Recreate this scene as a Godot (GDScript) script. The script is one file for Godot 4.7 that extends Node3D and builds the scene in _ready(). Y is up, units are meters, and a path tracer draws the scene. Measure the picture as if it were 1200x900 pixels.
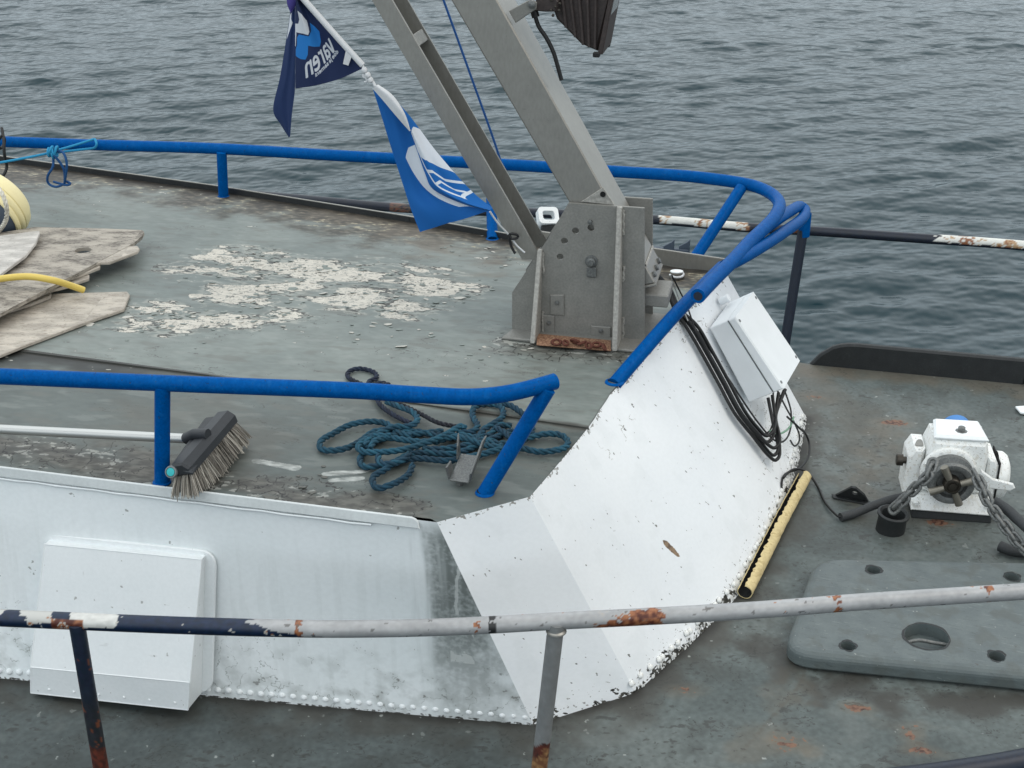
extends Node3D
# A weathered work boat seen from the quay on an overcast day. y is up, metres; the water lies at y = 0,
# the side deck at y = 0.8 and the trunk deck with the lowered mast at y = 1.7.

const DECK := 1.7
const LOW := 0.8
var FIBRE := noise(101, 1.0, 3)
var M := {}
var names := {}
var noises := {}


# ---------------------------------------------------------------- helpers
class MB:
	var v := PackedVector3Array()
	var n := PackedVector3Array()
	var uv := PackedVector2Array()
	var c := PackedColorArray()
	var ix := PackedInt32Array()
	var col = null

	func vert(p: Vector3, nn: Vector3, t := Vector2.ZERO) -> int:
		v.append(p)
		n.append(nn)
		uv.append(t)
		if col != null:
			c.append(col)
		return v.size() - 1

	# a flat face whose points run counter-clockwise seen from its front
	func face(pts: Array, uvs := []) -> void:
		var nn := MB.newell(pts)
		var at := v.size()
		for i in pts.size():
			vert(pts[i], nn, uvs[i] if uvs.size() else Vector2.ZERO)
		if pts.size() <= 4:
			for i in range(1, pts.size() - 1):
				ix.append_array([at, at + i + 1, at + i])
			return
		var x := nn.cross(Vector3.UP if absf(nn.y) < 0.9 else Vector3.RIGHT).normalized()
		var y := nn.cross(x)
		var flat := PackedVector2Array()
		for p in pts:
			flat.append(Vector2(p.dot(x), p.dot(y)))
		var t := Geometry2D.triangulate_polygon(flat)
		for k in range(0, t.size(), 3):
			var area := (flat[t[k + 1]] - flat[t[k]]).cross(flat[t[k + 2]] - flat[t[k]])
			if area > 0:
				ix.append_array([at + t[k], at + t[k + 2], at + t[k + 1]])
			else:
				ix.append_array([at + t[k], at + t[k + 1], at + t[k + 2]])

	static func newell(pts: Array) -> Vector3:
		var s := Vector3.ZERO
		for i in pts.size():
			s += (pts[i] as Vector3).cross(pts[(i + 1) % pts.size()])
		return s.normalized()

	static func inset(pts: Array, by: float) -> Array:
		var nn := newell(pts)
		var out := []
		for i in pts.size():
			var p: Vector3 = pts[i]
			var e0: Vector3 = (p - pts[i - 1]).normalized()
			var e1: Vector3 = (pts[(i + 1) % pts.size()] - p).normalized()
			var m0 := nn.cross(e0)
			var m1 := nn.cross(e1)
			var m := (m0 + m1).normalized()
			out.append(p + m * by / maxf(0.35, m.dot(m0)))
		return out

	# a planar outline swept along ext, with bevelled rims
	func prism(pts: Array, ext: Vector3, bevel := 0.0) -> void:
		var q := pts.duplicate()
		if newell(q).dot(ext) < 0:
			q.reverse()
		var rings := [q, move(q, ext)]
		if bevel > 0.0:
			var d := ext.normalized() * bevel
			var small := inset(q, bevel)
			rings = [small, move(q, d), move(q, ext - d), move(small, ext)]
		for r in rings.size() - 1:
			for i in q.size():
				var k := (i + 1) % q.size()
				face([rings[r][i], rings[r][k], rings[r + 1][k], rings[r + 1][i]])
		var back: Array = rings[0].duplicate()
		back.reverse()
		face(back)
		face(rings[-1])

	static func move(pts: Array, d: Vector3) -> Array:
		var out := []
		for p in pts:
			out.append(p + d)
		return out

	func box(at: Transform3D, size: Vector3, bevel := 0.0) -> void:
		var h := size / 2
		prism([at * Vector3(-h.x, -h.y, h.z), at * Vector3(h.x, -h.y, h.z), at * Vector3(h.x, -h.y, -h.z), at * Vector3(-h.x, -h.y, -h.z)], at.basis.y * size.y, bevel)

	# a round bar along a path; swell widens it towards its end; caps close it
	func tube(path: Array, r: float, sides := 12, caps := true, swell := 0.0) -> void:
		var rt: Vector3 = path[1] - path[0]
		var x := rt.cross(Vector3.UP if absf(rt.normalized().y) < 0.9 else Vector3.RIGHT).normalized()
		var at := v.size()
		var along := 0.0
		for i in path.size():
			var t: Vector3 = (path[mini(i + 1, path.size() - 1)] - path[maxi(i - 1, 0)]).normalized()
			x = (x - t * x.dot(t)).normalized()
			var y := t.cross(x)
			if i:
				along += path[i].distance_to(path[i - 1])
			var rr: float = r * (1.0 + swell * (i / (path.size() - 1.0) - 0.3))
			for k in sides + 1:
				var w := TAU * k / sides
				var d := x * cos(w) + y * sin(w)
				vert(path[i] + d * rr, d, Vector2(k / float(sides), along))
		for i in path.size() - 1:
			for k in sides:
				var q := at + i * (sides + 1) + k
				ix.append_array([q, q + sides + 1, q + 1, q + 1, q + sides + 1, q + sides + 2])
		if caps:
			for e in 2:
				var i := 0 if e == 0 else path.size() - 1
				var t: Vector3 = (path[1] - path[0]).normalized() * -1 if e == 0 else (path[-1] - path[-2]).normalized()
				var base := v.size()
				var mid := vert(path[i], t)
				for k in sides + 1:
					vert(v[at + i * (sides + 1) + k], t)
				for k in sides:
					ix.append_array([mid, base + 1 + k, base + 2 + k] if e == 0 else [mid, base + 2 + k, base + 1 + k])

	# a profile of (radius, height) turned round the y axis of a frame
	func lathe(f: Transform3D, profile: Array, sides := 24) -> void:
		for i in profile.size() - 1:
			var a: Vector2 = profile[i]
			var b: Vector2 = profile[i + 1]
			if a.is_equal_approx(b):
				continue
			var d := (b - a).normalized()
			var nn := Vector2(d.y, -d.x)
			var na := nn
			var nb := nn
			if i > 0:
				var d0: Vector2 = (a - profile[i - 1]).normalized()
				if d0.dot(d) > 0.75:
					na = (nn + Vector2(d0.y, -d0.x)).normalized()
			if i < profile.size() - 2:
				var d1: Vector2 = (profile[i + 2] - b).normalized()
				if d1.dot(d) > 0.75:
					nb = (nn + Vector2(d1.y, -d1.x)).normalized()
			var at := v.size()
			for k in sides + 1:
				var w := TAU * k / sides
				var o := Vector3(cos(w), 0, sin(w))
				vert(f * (o * a.x + Vector3(0, a.y, 0)), (f.basis * (o * na.x + Vector3(0, na.y, 0))).normalized(), Vector2(k / float(sides), a.y))
				vert(f * (o * b.x + Vector3(0, b.y, 0)), (f.basis * (o * nb.x + Vector3(0, nb.y, 0))).normalized(), Vector2(k / float(sides), b.y))
			for k in sides:
				var q := at + k * 2
				ix.append_array([q, q + 2, q + 1, q + 1, q + 2, q + 3])

	# a smooth sheet through rows of points
	func sheet(rows: Array, uv0 := Vector2.ZERO, uv1 := Vector2.ONE, flip := false) -> void:
		var h := rows.size()
		var w: int = rows[0].size()
		var at := v.size()
		for j in h:
			for i in w:
				var dx: Vector3 = rows[j][mini(i + 1, w - 1)] - rows[j][maxi(i - 1, 0)]
				var dy: Vector3 = rows[mini(j + 1, h - 1)][i] - rows[maxi(j - 1, 0)][i]
				var nn := dy.cross(dx).normalized()
				vert(rows[j][i], -nn if flip else nn, Vector2(lerpf(uv0.x, uv1.x, i / (w - 1.0)), lerpf(uv0.y, uv1.y, j / (h - 1.0))))
		for j in h - 1:
			for i in w - 1:
				var q := at + j * w + i
				ix.append_array([q, q + w, q + 1, q + 1, q + w, q + w + 1] if flip else [q, q + 1, q + w, q + 1, q + w + 1, q + w])

	func mesh() -> ArrayMesh:
		var a := []
		a.resize(Mesh.ARRAY_MAX)
		a[Mesh.ARRAY_VERTEX] = v
		a[Mesh.ARRAY_NORMAL] = n
		a[Mesh.ARRAY_TEX_UV] = uv
		if c.size() == v.size():
			a[Mesh.ARRAY_COLOR] = c
		a[Mesh.ARRAY_INDEX] = ix
		var m := ArrayMesh.new()
		m.add_surface_from_arrays(Mesh.PRIMITIVE_TRIANGLES, a)
		return m


func numbered(called: String, parent: Node) -> String:
	var key := "%d/%s" % [parent.get_instance_id(), called]
	var k: int = names.get(key, 0)
	names[key] = k + 1
	return called if k == 0 else "%s_%03d" % [called, k]


func obj(called: String, mesh, material: Material, parent: Node3D = self) -> MeshInstance3D:
	var o := MeshInstance3D.new()
	o.name = numbered(called, parent)
	o.mesh = mesh.mesh() if mesh is MB else mesh
	o.material_override = material
	parent.add_child(o, true)
	return o


func thing(called: String, label: String, category: String, group := "") -> Node3D:
	var o := Node3D.new()
	o.name = numbered(called, self)
	add_child(o, true)
	return tag(o, label, category, group)


func tag(o: Node3D, label: String, category: String, group := "") -> Node3D:
	o.set_meta("label", label)
	o.set_meta("category", category)
	if group:
		o.set_meta("group", group)
	return o


func curve(pts: Array, step := 0.03) -> Array:
	var cv := Curve3D.new()
	cv.bake_interval = step
	for i in pts.size():
		var p: Vector3 = pts[i]
		var t := Vector3.ZERO
		if i > 0 and i < pts.size() - 1:
			var l0 := p.distance_to(pts[i - 1])
			var l1 := p.distance_to(pts[i + 1])
			t = (pts[i + 1] - pts[i - 1]).normalized()
			cv.add_point(p, -t * l0 / 3, t * l1 / 3)
		else:
			cv.add_point(p)
	return Array(cv.get_baked_points())


func frame(at: Vector3, y: Vector3, toward := Vector3.RIGHT) -> Transform3D:
	y = y.normalized()
	if absf(y.dot(toward.normalized())) > 0.95:
		toward = Vector3(toward.y, toward.z, toward.x)
	var z := toward.cross(y).normalized()
	return Transform3D(Basis(y.cross(z), y, z), at)


func noise(key: int, freq: float, octaves := 4, kind := FastNoiseLite.TYPE_SIMPLEX_SMOOTH) -> FastNoiseLite:
	var f := FastNoiseLite.new()
	f.seed = key
	f.frequency = freq
	f.noise_type = kind
	f.fractal_type = FastNoiseLite.FRACTAL_FBM if octaves > 1 else FastNoiseLite.FRACTAL_NONE
	f.fractal_octaves = octaves
	return f


func rgb(r: float, g: float, b: float) -> Color:
	return Color(r / 255, g / 255, b / 255)


func paint(w: int, h: int, f: Callable) -> ImageTexture:
	var rows := []
	rows.resize(h)
	var lock := Mutex.new()
	var one := func(j: int) -> void:
		var line := PackedByteArray()
		line.resize(w * 3)
		for i in w:
			var c: Color = f.call(i, j)
			line[i * 3] = clampi(int(c.r * 255), 0, 255)
			line[i * 3 + 1] = clampi(int(c.g * 255), 0, 255)
			line[i * 3 + 2] = clampi(int(c.b * 255), 0, 255)
		lock.lock()
		rows[j] = line
		lock.unlock()
	WorkerThreadPool.wait_for_group_task_completion(WorkerThreadPool.add_group_task(one, h))
	var all := PackedByteArray()
	for r in rows:
		all.append_array(r)
	return ImageTexture.create_from_image(Image.create_from_data(w, h, false, Image.FORMAT_RGB8, all))


func relief(size: int, f: Callable) -> ImageTexture:
	var rows := []
	rows.resize(size)
	var lock := Mutex.new()
	var one := func(j: int) -> void:
		var line := PackedFloat32Array()
		line.resize(size)
		for i in size:
			line[i] = f.call(i, j)
		lock.lock()
		rows[j] = line
		lock.unlock()
	WorkerThreadPool.wait_for_group_task_completion(WorkerThreadPool.add_group_task(one, size))
	var all := PackedFloat32Array()
	for r in rows:
		all.append_array(r)
	return ImageTexture.create_from_image(Image.create_from_data(size, size, false, Image.FORMAT_RF, all.to_byte_array()))


func mat(color: Color, rough := 0.6, metal := 0.0) -> StandardMaterial3D:
	var m := StandardMaterial3D.new()
	m.albedo_color = color
	m.roughness = rough
	m.metallic = metal
	return m


func textured(t: Texture2D, rough := 0.6, metal := 0.0) -> StandardMaterial3D:
	var m := mat(Color.WHITE, rough, metal)
	m.albedo_texture = t
	return m


func solid(t: Texture2D, scale: float, rough := 0.6, metal := 0.0) -> StandardMaterial3D:
	var m := textured(t, rough, metal)
	m.uv1_triplanar = true
	m.uv1_scale = Vector3.ONE * scale
	return m


func coloured(rough := 0.5, metal := 0.0) -> StandardMaterial3D:
	var m := mat(Color.WHITE, rough, metal)
	m.vertex_color_use_as_albedo = true
	return m


# a smooth quantity worked out on a coarse grid and spread over w by h cells
func field(w: int, h: int, f: Callable, coarse := 6) -> PackedFloat32Array:
	var a := w / coarse
	var b := h / coarse
	var few := PackedFloat32Array()
	few.resize(a * b)
	for j in b:
		for i in a:
			few[j * a + i] = f.call((i + 0.5) / a, (j + 0.5) / b)
	var im := Image.create_from_data(a, b, false, Image.FORMAT_RF, few.to_byte_array())
	im.resize(w, h, Image.INTERPOLATE_BILINEAR)
	return im.get_data().to_float32_array()


# distance in plan from a point to a run of points
static func to_line(p: Vector2, line: PackedVector2Array) -> float:
	var best := 1e9
	for i in line.size() - 1:
		var a := line[i]
		var ab := line[i + 1] - a
		var t := clampf((p - a).dot(ab) / ab.length_squared(), 0, 1)
		best = minf(best, p.distance_to(a + ab * t))
	return best


static func plan(pts: Array) -> PackedVector2Array:
	var out := PackedVector2Array()
	for p in pts:
		out.append(Vector2(p.x, p.z))
	return out


# ---------------------------------------------------------------- the scene
func _ready() -> void:
	var cam := Camera3D.new()
	cam.name = "camera"
	cam.fov = rad_to_deg(2 * atan(450.0 / 1600.0))
	cam.position = Vector3(0, 4.16, 0)
	cam.rotation_degrees = Vector3(-25, 0, 0)
	cam.far = 3000
	cam.near = 0.1
	add_child(cam)
	cam.current = true

	var sky := ProceduralSkyMaterial.new()
	sky.sky_top_color = Color(0.96, 0.985, 1.0)
	sky.sky_horizon_color = Color(0.66, 0.71, 0.74)
	sky.sky_curve = 0.24
	sky.sky_energy_multiplier = 1.22
	sky.ground_horizon_color = Color(0.4, 0.45, 0.47)
	sky.ground_bottom_color = Color(0.2, 0.23, 0.24)
	var env := Environment.new()
	env.background_mode = Environment.BG_SKY
	env.sky = Sky.new()
	env.sky.sky_material = sky
	env.tonemap_mode = Environment.TONE_MAPPER_LINEAR
	env.tonemap_exposure = 1.14
	env.sdfgi_enabled = true
	env.ssao_enabled = true
	env.ssil_enabled = true
	var we := WorldEnvironment.new()
	we.name = "environment"
	we.environment = env
	add_child(we)
	var sun := DirectionalLight3D.new()
	sun.name = "sun"
	sun.light_energy = 0.34
	sun.light_angular_distance = 40
	sun.light_color = Color(1.0, 0.985, 0.96)
	sun.shadow_enabled = true
	sun.basis = Basis.looking_at(Vector3(-0.75, -1.0, -0.2))
	add_child(sun)

	materials()
	water()
	boat()
	near_guard_rail()
	far_guard_rail()
	quay_side_rail()
	bow_rail()
	tabernacle()
	mast()
	flags()
	boards()
	broom()
	ropes()
	wall_boxes()
	windlass()
	hatch_plate()
	loose_gear()


func materials() -> void:
	var n1 := noise(3, 0.012, 5)
	var n2 := noise(4, 0.11, 3)
	var n3 := noise(5, 0.05, 3)
	var grey := func(i, j):
		var k := 0.5 + 0.5 * n1.get_noise_2d(i, j)
		var s := n2.get_noise_2d(i, j * 0.35)
		var c := rgb(146, 144, 138).lerp(rgb(158, 156, 150), k) * (1.0 + s * 0.05)
		if n3.get_noise_2d(i + 900, j) > 0.66:
			c = c.lerp(rgb(104, 102, 96), 0.3)
		return c
	M.mast = solid(paint(512, 512, grey), 1.1, 0.4, 0.55)
	var dull := func(i, j):
		var k := 0.5 + 0.5 * n1.get_noise_2d(i * 1.4, j * 1.4)
		var s := n2.get_noise_2d(i, j)
		var c := rgb(122, 122, 118).lerp(rgb(138, 137, 132), k) * (1.0 + s * 0.08)
		if n3.get_noise_2d(i, j + 400) > 0.5:
			c = c.lerp(rgb(142, 140, 134), 0.3)
		return c
	M.plate = solid(paint(512, 512, dull), 1.3, 0.6, 0.2)
	var edge := func(i, j):
		var s := n2.get_noise_2d(i, j)
		return rgb(160, 158, 152) * (1.0 + s * 0.22)
	M.edge = solid(paint(256, 256, edge), 2.0, 0.55, 0.25)
	var blue := func(i, j):
		var k := 0.5 + 0.5 * n1.get_noise_2d(i * 2, j * 2)
		var s := n2.get_noise_2d(i, j)
		var c := rgb(0, 70, 134).lerp(rgb(2, 84, 154), k) * (1.0 + s * 0.12)
		var chip := n3.get_noise_2d(i * 1.3 + 50, j * 1.3) + s * 0.35
		if chip > 0.66:
			c = c.lerp(rgb(92, 66, 54) if chip > 0.74 else rgb(16, 34, 66), 0.8)
		# rubbed, chalky places
		c = c.lerp(rgb(46, 108, 170), clampf((n1.get_noise_2d(i * 3 + 200, j * 3) - 0.22) * 1.2, 0, 0.3))
		return c
	M.blue = solid(paint(512, 512, blue), 1.4, 0.34)
	M.blue.metallic_specular = 0.12
	var white := func(i, j):
		var k := 0.5 + 0.5 * n1.get_noise_2d(i, j)
		var s := n2.get_noise_2d(i, j)
		var c := rgb(226, 231, 232).lerp(rgb(236, 239, 240), k) * (1.0 + s * 0.02)
		if n3.get_noise_2d(i, j) + n2.get_noise_2d(i * 0.5, j * 0.5 + 70) * 0.5 > 0.86:
			c = rgb(120, 118, 112)
		return c
	M.white = solid(paint(512, 512, white), 0.9, 0.42)
	var worn := func(i, j):
		var s := n2.get_noise_2d(i, j)
		var k := n3.get_noise_2d(i, j) + s * 0.4
		var c := rgb(230, 232, 230) * (1.0 + s * 0.03)
		if n1.get_noise_2d(i * 2 + 90, j * 2) > 0.3:
			c = c.lerp(rgb(178, 168, 150), 0.35)
		if k > 0.58:
			c = rgb(142, 134, 120)
		if k > 0.66:
			c = rgb(70, 66, 62)
		return c
	M.worn_white = solid(paint(512, 512, worn), 2.4, 0.5)
	var black := func(i, j):
		var s := n2.get_noise_2d(i, j)
		var k := 0.5 + 0.5 * n1.get_noise_2d(i, j)
		var c := rgb(24, 27, 29).lerp(rgb(44, 47, 48), k) * (1.0 + s * 0.2)
		if n3.get_noise_2d(i, j) > 0.5:
			c = c.lerp(rgb(60, 62, 61), 0.5)
		return c
	M.black = solid(paint(512, 512, black), 1.5, 0.62)
	M.rubber = mat(rgb(22, 23, 25), 0.55)
	M.dark_gap = mat(rgb(16, 17, 18), 0.9)
	var rust := func(i, j):
		var s := n2.get_noise_2d(i, j)
		var k := 0.5 + 0.5 * n3.get_noise_2d(i, j)
		return rgb(66, 36, 26).lerp(rgb(140, 96, 66), k) * (1.0 + s * 0.25)
	M.rust_dark = solid(paint(256, 256, func(i, j): return rgb(84, 44, 32) * (1.0 + n2.get_noise_2d(i, j) * 0.35)), 6.0, 0.85)
	M.rust_pale = solid(paint(256, 256, func(i, j): return rgb(110, 78, 60).lerp(rgb(160, 126, 100), clampf(0.5 + n3.get_noise_2d(i, j), 0, 1)) * (1.0 + n2.get_noise_2d(i, j) * 0.2)), 5.0, 0.85)
	M.rust = solid(paint(256, 256, rust), 3.0, 0.9)
	var iron := func(i, j):
		var s := n2.get_noise_2d(i, j)
		var k := 0.5 + 0.5 * n3.get_noise_2d(i, j)
		return rgb(92, 95, 96).lerp(rgb(130, 131, 128), k) * (1.0 + s * 0.2)
	M.galvanised = solid(paint(256, 256, iron), 4.0, 0.5, 0.5)
	M.alu = mat(rgb(188, 189, 186), 0.36, 0.75)
	M.dark_steel = mat(rgb(70, 66, 60), 0.4, 0.7)
	M.cream = mat(rgb(232, 220, 170), 0.55)
	M.brown = solid(paint(256, 256, func(i, j): return rgb(58, 50, 48) * (1.0 + n2.get_noise_2d(i, j) * 0.22 + n3.get_noise_2d(i, j) * 0.2)), 3.0, 0.6)
	M.lens = mat(rgb(120, 122, 120), 0.12, 0.3)
	M.green_wire = mat(rgb(120, 160, 134), 0.5)
	M.halyard = mat(rgb(28, 84, 150), 0.8)
	M.sleeve = solid(paint(256, 256, func(i, j): return rgb(206, 208, 210) * (1.0 + n2.get_noise_2d(i, j) * 0.05)), 4.0, 0.85)
	M.hose = mat(rgb(212, 186, 92), 0.42)
	M.plastic = solid(paint(256, 256, func(i, j): return rgb(44, 47, 51) * (1.0 + n2.get_noise_2d(i, j) * 0.14 + n1.get_noise_2d(i, j) * 0.12)), 5.0, 0.55)
	M.plastic_grey = mat(rgb(112, 116, 118), 0.5)
	M.cyan = mat(rgb(40, 172, 176), 0.4)
	M.cyan_blue = mat(rgb(40, 118, 188), 0.45)
	M.box_white = solid(paint(256, 256, func(i, j): return rgb(228, 232, 234) * (1.0 + n1.get_noise_2d(i, j) * 0.03)), 2.0, 0.38)
	M.dark_alu = mat(rgb(128, 124, 114), 0.42, 0.6)
	M.hose_black = solid(paint(256, 256, func(i, j): return rgb(50, 53, 55) * (1.0 + n2.get_noise_2d(i, j) * 0.2)), 4.0, 0.7)
	M.chock = solid(paint(256, 256, iron), 5.0, 0.42, 0.6)
	M.slate = mat(rgb(62, 74, 88), 0.5)
	M.bar = solid(paint(256, 256, func(i, j): return rgb(206, 211, 211) * (1.0 + n1.get_noise_2d(i, j) * 0.06 + n2.get_noise_2d(i, j) * 0.04)), 2.0, 0.5)
	M.navy = solid(paint(256, 256, func(i, j): return rgb(20, 30, 46) * (1.0 + n2.get_noise_2d(i, j) * 0.25)), 2.0, 0.45)


func water() -> void:
	var waves := []
	var rng := RandomNumberGenerator.new()
	rng.seed = 77
	for i in 60:
		var lam := 0.26 * pow(2.4 / 0.26, pow(rng.randf(), 1.05))
		var dir := deg_to_rad(-114 + rng.randfn(0, 24))
		var slope := 0.018 * (0.8 if lam > 0.8 else 1.25)
		if lam > 1.4:
			slope *= 0.7
		waves.append([cos(dir) * TAU / lam, sin(dir) * TAU / lam, slope * lam / TAU, rng.randf() * TAU])
	var x0 := -13.0
	var z0 := -29.0
	var step := 0.055
	var nx := int(26.0 / step) + 1
	var nz := int(24.0 / step) + 1
	var gust := noise(31, 0.22, 3)
	var rows_v := []
	var rows_n := []
	rows_v.resize(nz)
	rows_n.resize(nz)
	var lock := Mutex.new()
	var one := func(j: int) -> void:
		var pv := PackedVector3Array()
		var pn := PackedVector3Array()
		pv.resize(nx)
		pn.resize(nx)
		var z := z0 + j * step
		for i in nx:
			var x := x0 + i * step
			var k := 0.62 + 0.75 * clampf(gust.get_noise_2d(x, z * 1.6) + 0.35, 0.0, 1.0)
			k *= smoothstep(0.0, 1.5, minf(minf(x - x0, -x0 - x), minf(z - z0, -5.0 - z)))
			var y := 0.0
			var gx := 0.0
			var gz := 0.0
			for w in waves:
				var ph: float = w[0] * x + w[1] * z + w[3]
				var s := sin(ph)
				# sharper crests than troughs
				y += w[2] * (s + 0.22 * cos(2 * ph))
				var d: float = w[2] * (cos(ph) - 0.44 * sin(2 * ph))
				gx += d * w[0]
				gz += d * w[1]
			pv[i] = Vector3(x, y * k, z)
			pn[i] = Vector3(-gx * k, 1, -gz * k).normalized()
		lock.lock()
		rows_v[j] = pv
		rows_n[j] = pn
		lock.unlock()
	WorkerThreadPool.wait_for_group_task_completion(WorkerThreadPool.add_group_task(one, nz))
	var m := MB.new()
	for j in nz:
		m.v.append_array(rows_v[j])
		m.n.append_array(rows_n[j])
	m.uv.resize(m.v.size())
	m.ix.resize((nx - 1) * (nz - 1) * 6)
	var at := 0
	for j in nz - 1:
		for i in nx - 1:
			var q := j * nx + i
			for k in [q, q + 1, q + nx, q + 1, q + nx + 1, q + nx]:
				m.ix[at] = k
				at += 1
	# the same water, calm, out to the horizon
	var xs := [-1500.0, x0, -x0, 1500.0]
	var zs := [-1500.0, z0, z0 + (nz - 1) * step, 1500.0]
	xs[2] = x0 + (nx - 1) * step
	for a in 3:
		for b in 3:
			if a == 1 and b == 1:
				continue
			m.face([Vector3(xs[a], 0, zs[b + 1]), Vector3(xs[a + 1], 0, zs[b + 1]), Vector3(xs[a + 1], 0, zs[b]), Vector3(xs[a], 0, zs[b])])
	# fine ripples, a tile of 3.2 m
	var rip := []
	for i in 34:
		var kx := 0
		var kz := 0
		while kx * kx + kz * kz < 120 or kx * kx + kz * kz > 2200:
			var ln := 11.0 * pow(4.0, rng.randf())
			var dir := deg_to_rad(-114 + rng.randfn(0, 36))
			kx = roundi(cos(dir) * ln)
			kz = roundi(sin(dir) * ln)
		rip.append([kx, kz, 1.0 / sqrt(kx * kx + kz * kz), rng.randf() * TAU])
	var fine := func(i, j):
		var s := 0.0
		for r in rip:
			s += r[2] * sin(TAU * (r[0] * i + r[1] * j) / 512.0 + r[3])
		return 0.5 + s
	var mw := mat(rgb(15, 43, 50), 0.13)
	mw.metallic_specular = 0.25
	mw.heightmap_enabled = true
	mw.heightmap_texture = relief(512, fine)
	mw.heightmap_scale = 1.05
	mw.uv1_triplanar = true
	mw.uv1_world_triplanar = true
	mw.uv1_scale = Vector3.ONE / 3.2
	var o := obj("water", m, mw)
	o.set_meta("kind", "structure")


# ---------------------------------------------------------------- the boat: hull, decks and the sloping trunk
func deck_texture() -> ImageTexture:
	# plan of the trunk deck from x -3.7 to 1.3 and z -9.1 to -4.0
	var w := 1600
	var h := 1632
	var big := noise(11, 0.9, 4)
	var mid := noise(12, 4.5, 5)
	var fine := noise(13, 26.0, 4)
	var crack := noise(14, 5.0, 4)
	var streak := noise(15, 7.0, 4)
	var far_edge := plan([Vector3(-3.747, 1.7, -8.876), Vector3(-3.35, 1.7, -8.711), Vector3(-1.823, 1.7, -8.049), Vector3(-0.584, 1.7, -7.439), Vector3(0.093, 1.7, -7.071), Vector3(0.887, 1.7, -6.682), Vector3(1.102, 1.7, -6.606)])
	var near_edge := plan([Vector3(-2.208, 1.7, -4.584), Vector3(-1.932, 1.7, -4.537), Vector3(-1.088, 1.7, -4.341), Vector3(-0.285, 1.7, -4.153), Vector3(0.065, 1.7, -4.31), Vector3(0.307, 1.7, -4.872)])
	var lap := plan([Vector3(-2.574, 1.7, -5.737), Vector3(-2.201, 1.7, -5.611), Vector3(-1.307, 1.7, -5.354), Vector3(-0.605, 1.7, -5.141), Vector3(0, 1.7, -4.949), Vector3(0.306, 1.7, -4.85)])
	var blobs := plan([Vector3(-1.613, 1.7, -6.656), Vector3(-1.398, 1.7, -6.812), Vector3(-1.193, 1.7, -6.656), Vector3(-1.017, 1.7, -6.656), Vector3(-0.79, 1.7, -6.606), Vector3(-0.519, 1.7, -6.482), Vector3(-1.113, 1.7, -6.41), Vector3(-1.264, 1.7, -6.293), Vector3(-0.754, 1.7, -6.247), Vector3(-0.536, 1.7, -6.134), Vector3(-1.097, 1.7, -6.025), Vector3(-1.739, 1.7, -5.993), Vector3(-1.546, 1.7, -5.94), Vector3(-1.409, 1.7, -5.961), Vector3(-1.732, 1.7, -6.134), Vector3(-0.384, 1.7, -6.386)])
	var radii := [0.14, 0.2, 0.22, 0.22, 0.22, 0.2, 0.16, 0.18, 0.16, 0.14, 0.1, 0.14, 0.15, 0.14, 0.1, 0.16]
	var foot := plan([Vector3(-0.039, 1.7, -5.717), Vector3(0.23, 1.7, -5.62), Vector3(0.644, 1.7, -5.545)])
	var grime := plan([Vector3(-2.129, 1.7, -4.725), Vector3(-1.774, 1.7, -4.654), Vector3(-1.444, 1.7, -4.516), Vector3(-1.3, 1.7, -4.45)])
	var grime2 := plan([Vector3(-1.102, 1.7, -4.411), Vector3(-0.904, 1.7, -4.354), Vector3(-0.614, 1.7, -4.273), Vector3(-0.394, 1.7, -4.2)])
	var scuff := plan([Vector3(-0.974, 1.7, -4.584), Vector3(-0.82, 1.7, -4.53)])
	var scuff2 := plan([Vector3(-0.698, 1.7, -4.477), Vector3(-0.544, 1.7, -4.503)])
	var scuff3 := plan([Vector3(-0.67, 1.7, -4.431), Vector3(-0.558, 1.7, -4.45)])
	var brown := plan([Vector3(-0.178, 1.7, -6.694), Vector3(-0.417, 1.7, -7.029), Vector3(-0.73, 1.7, -7.439), Vector3(-1.044, 1.7, -7.628)])
	var damp := plan([Vector3(-1.534, 1.7, -4.872), Vector3(-1.259, 1.7, -5.027), Vector3(-0.998, 1.7, -4.725), Vector3(-1.136, 1.7, -4.584)])
	var at := func(u, v): return Vector2(-3.7 + 5.0 * u, -9.1 + 5.1 * v)
	var lt := lap[3] - lap[1]
	var f_nb := field(w, h, func(u, v): return big.get_noise_2dv(at.call(u, v)))
	var f_lap := field(w, h, func(u, v): return to_line(at.call(u, v), lap))
	var f_side := field(w, h, func(u, v): return lt.cross(at.call(u, v) - lap[1]))
	var f_de := field(w, h, func(u, v): return to_line(at.call(u, v), far_edge))
	var f_g1 := field(w, h, func(u, v): return to_line(at.call(u, v), grime))
	var f_g2 := field(w, h, func(u, v): return to_line(at.call(u, v), grime2))
	var f_g3 := field(w, h, func(u, v): return to_line(at.call(u, v), foot))
	var f_br := field(w, h, func(u, v): return to_line(at.call(u, v), brown), 10)
	var f_damp := field(w, h, func(u, v): return to_line(at.call(u, v), damp), 10)
	var f_scuff := field(w, h, func(u, v): return minf(to_line(at.call(u, v), scuff), minf(to_line(at.call(u, v), scuff2), to_line(at.call(u, v), scuff3))), 4)
	var f_bare := field(w, h, func(u, v):
		var best := -1.0
		for k in blobs.size():
			# distances shrink along the boat: the bare patches are longer than wide
			var q: Vector2 = at.call(u, v) - blobs[k]
			q = Vector2(q.x * 0.974 + q.y * 0.225, (-q.x * 0.225 + q.y * 0.974) * 1.5)
			best = maxf(best, 1.0 - q.length() / radii[k])
		return best)
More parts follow.
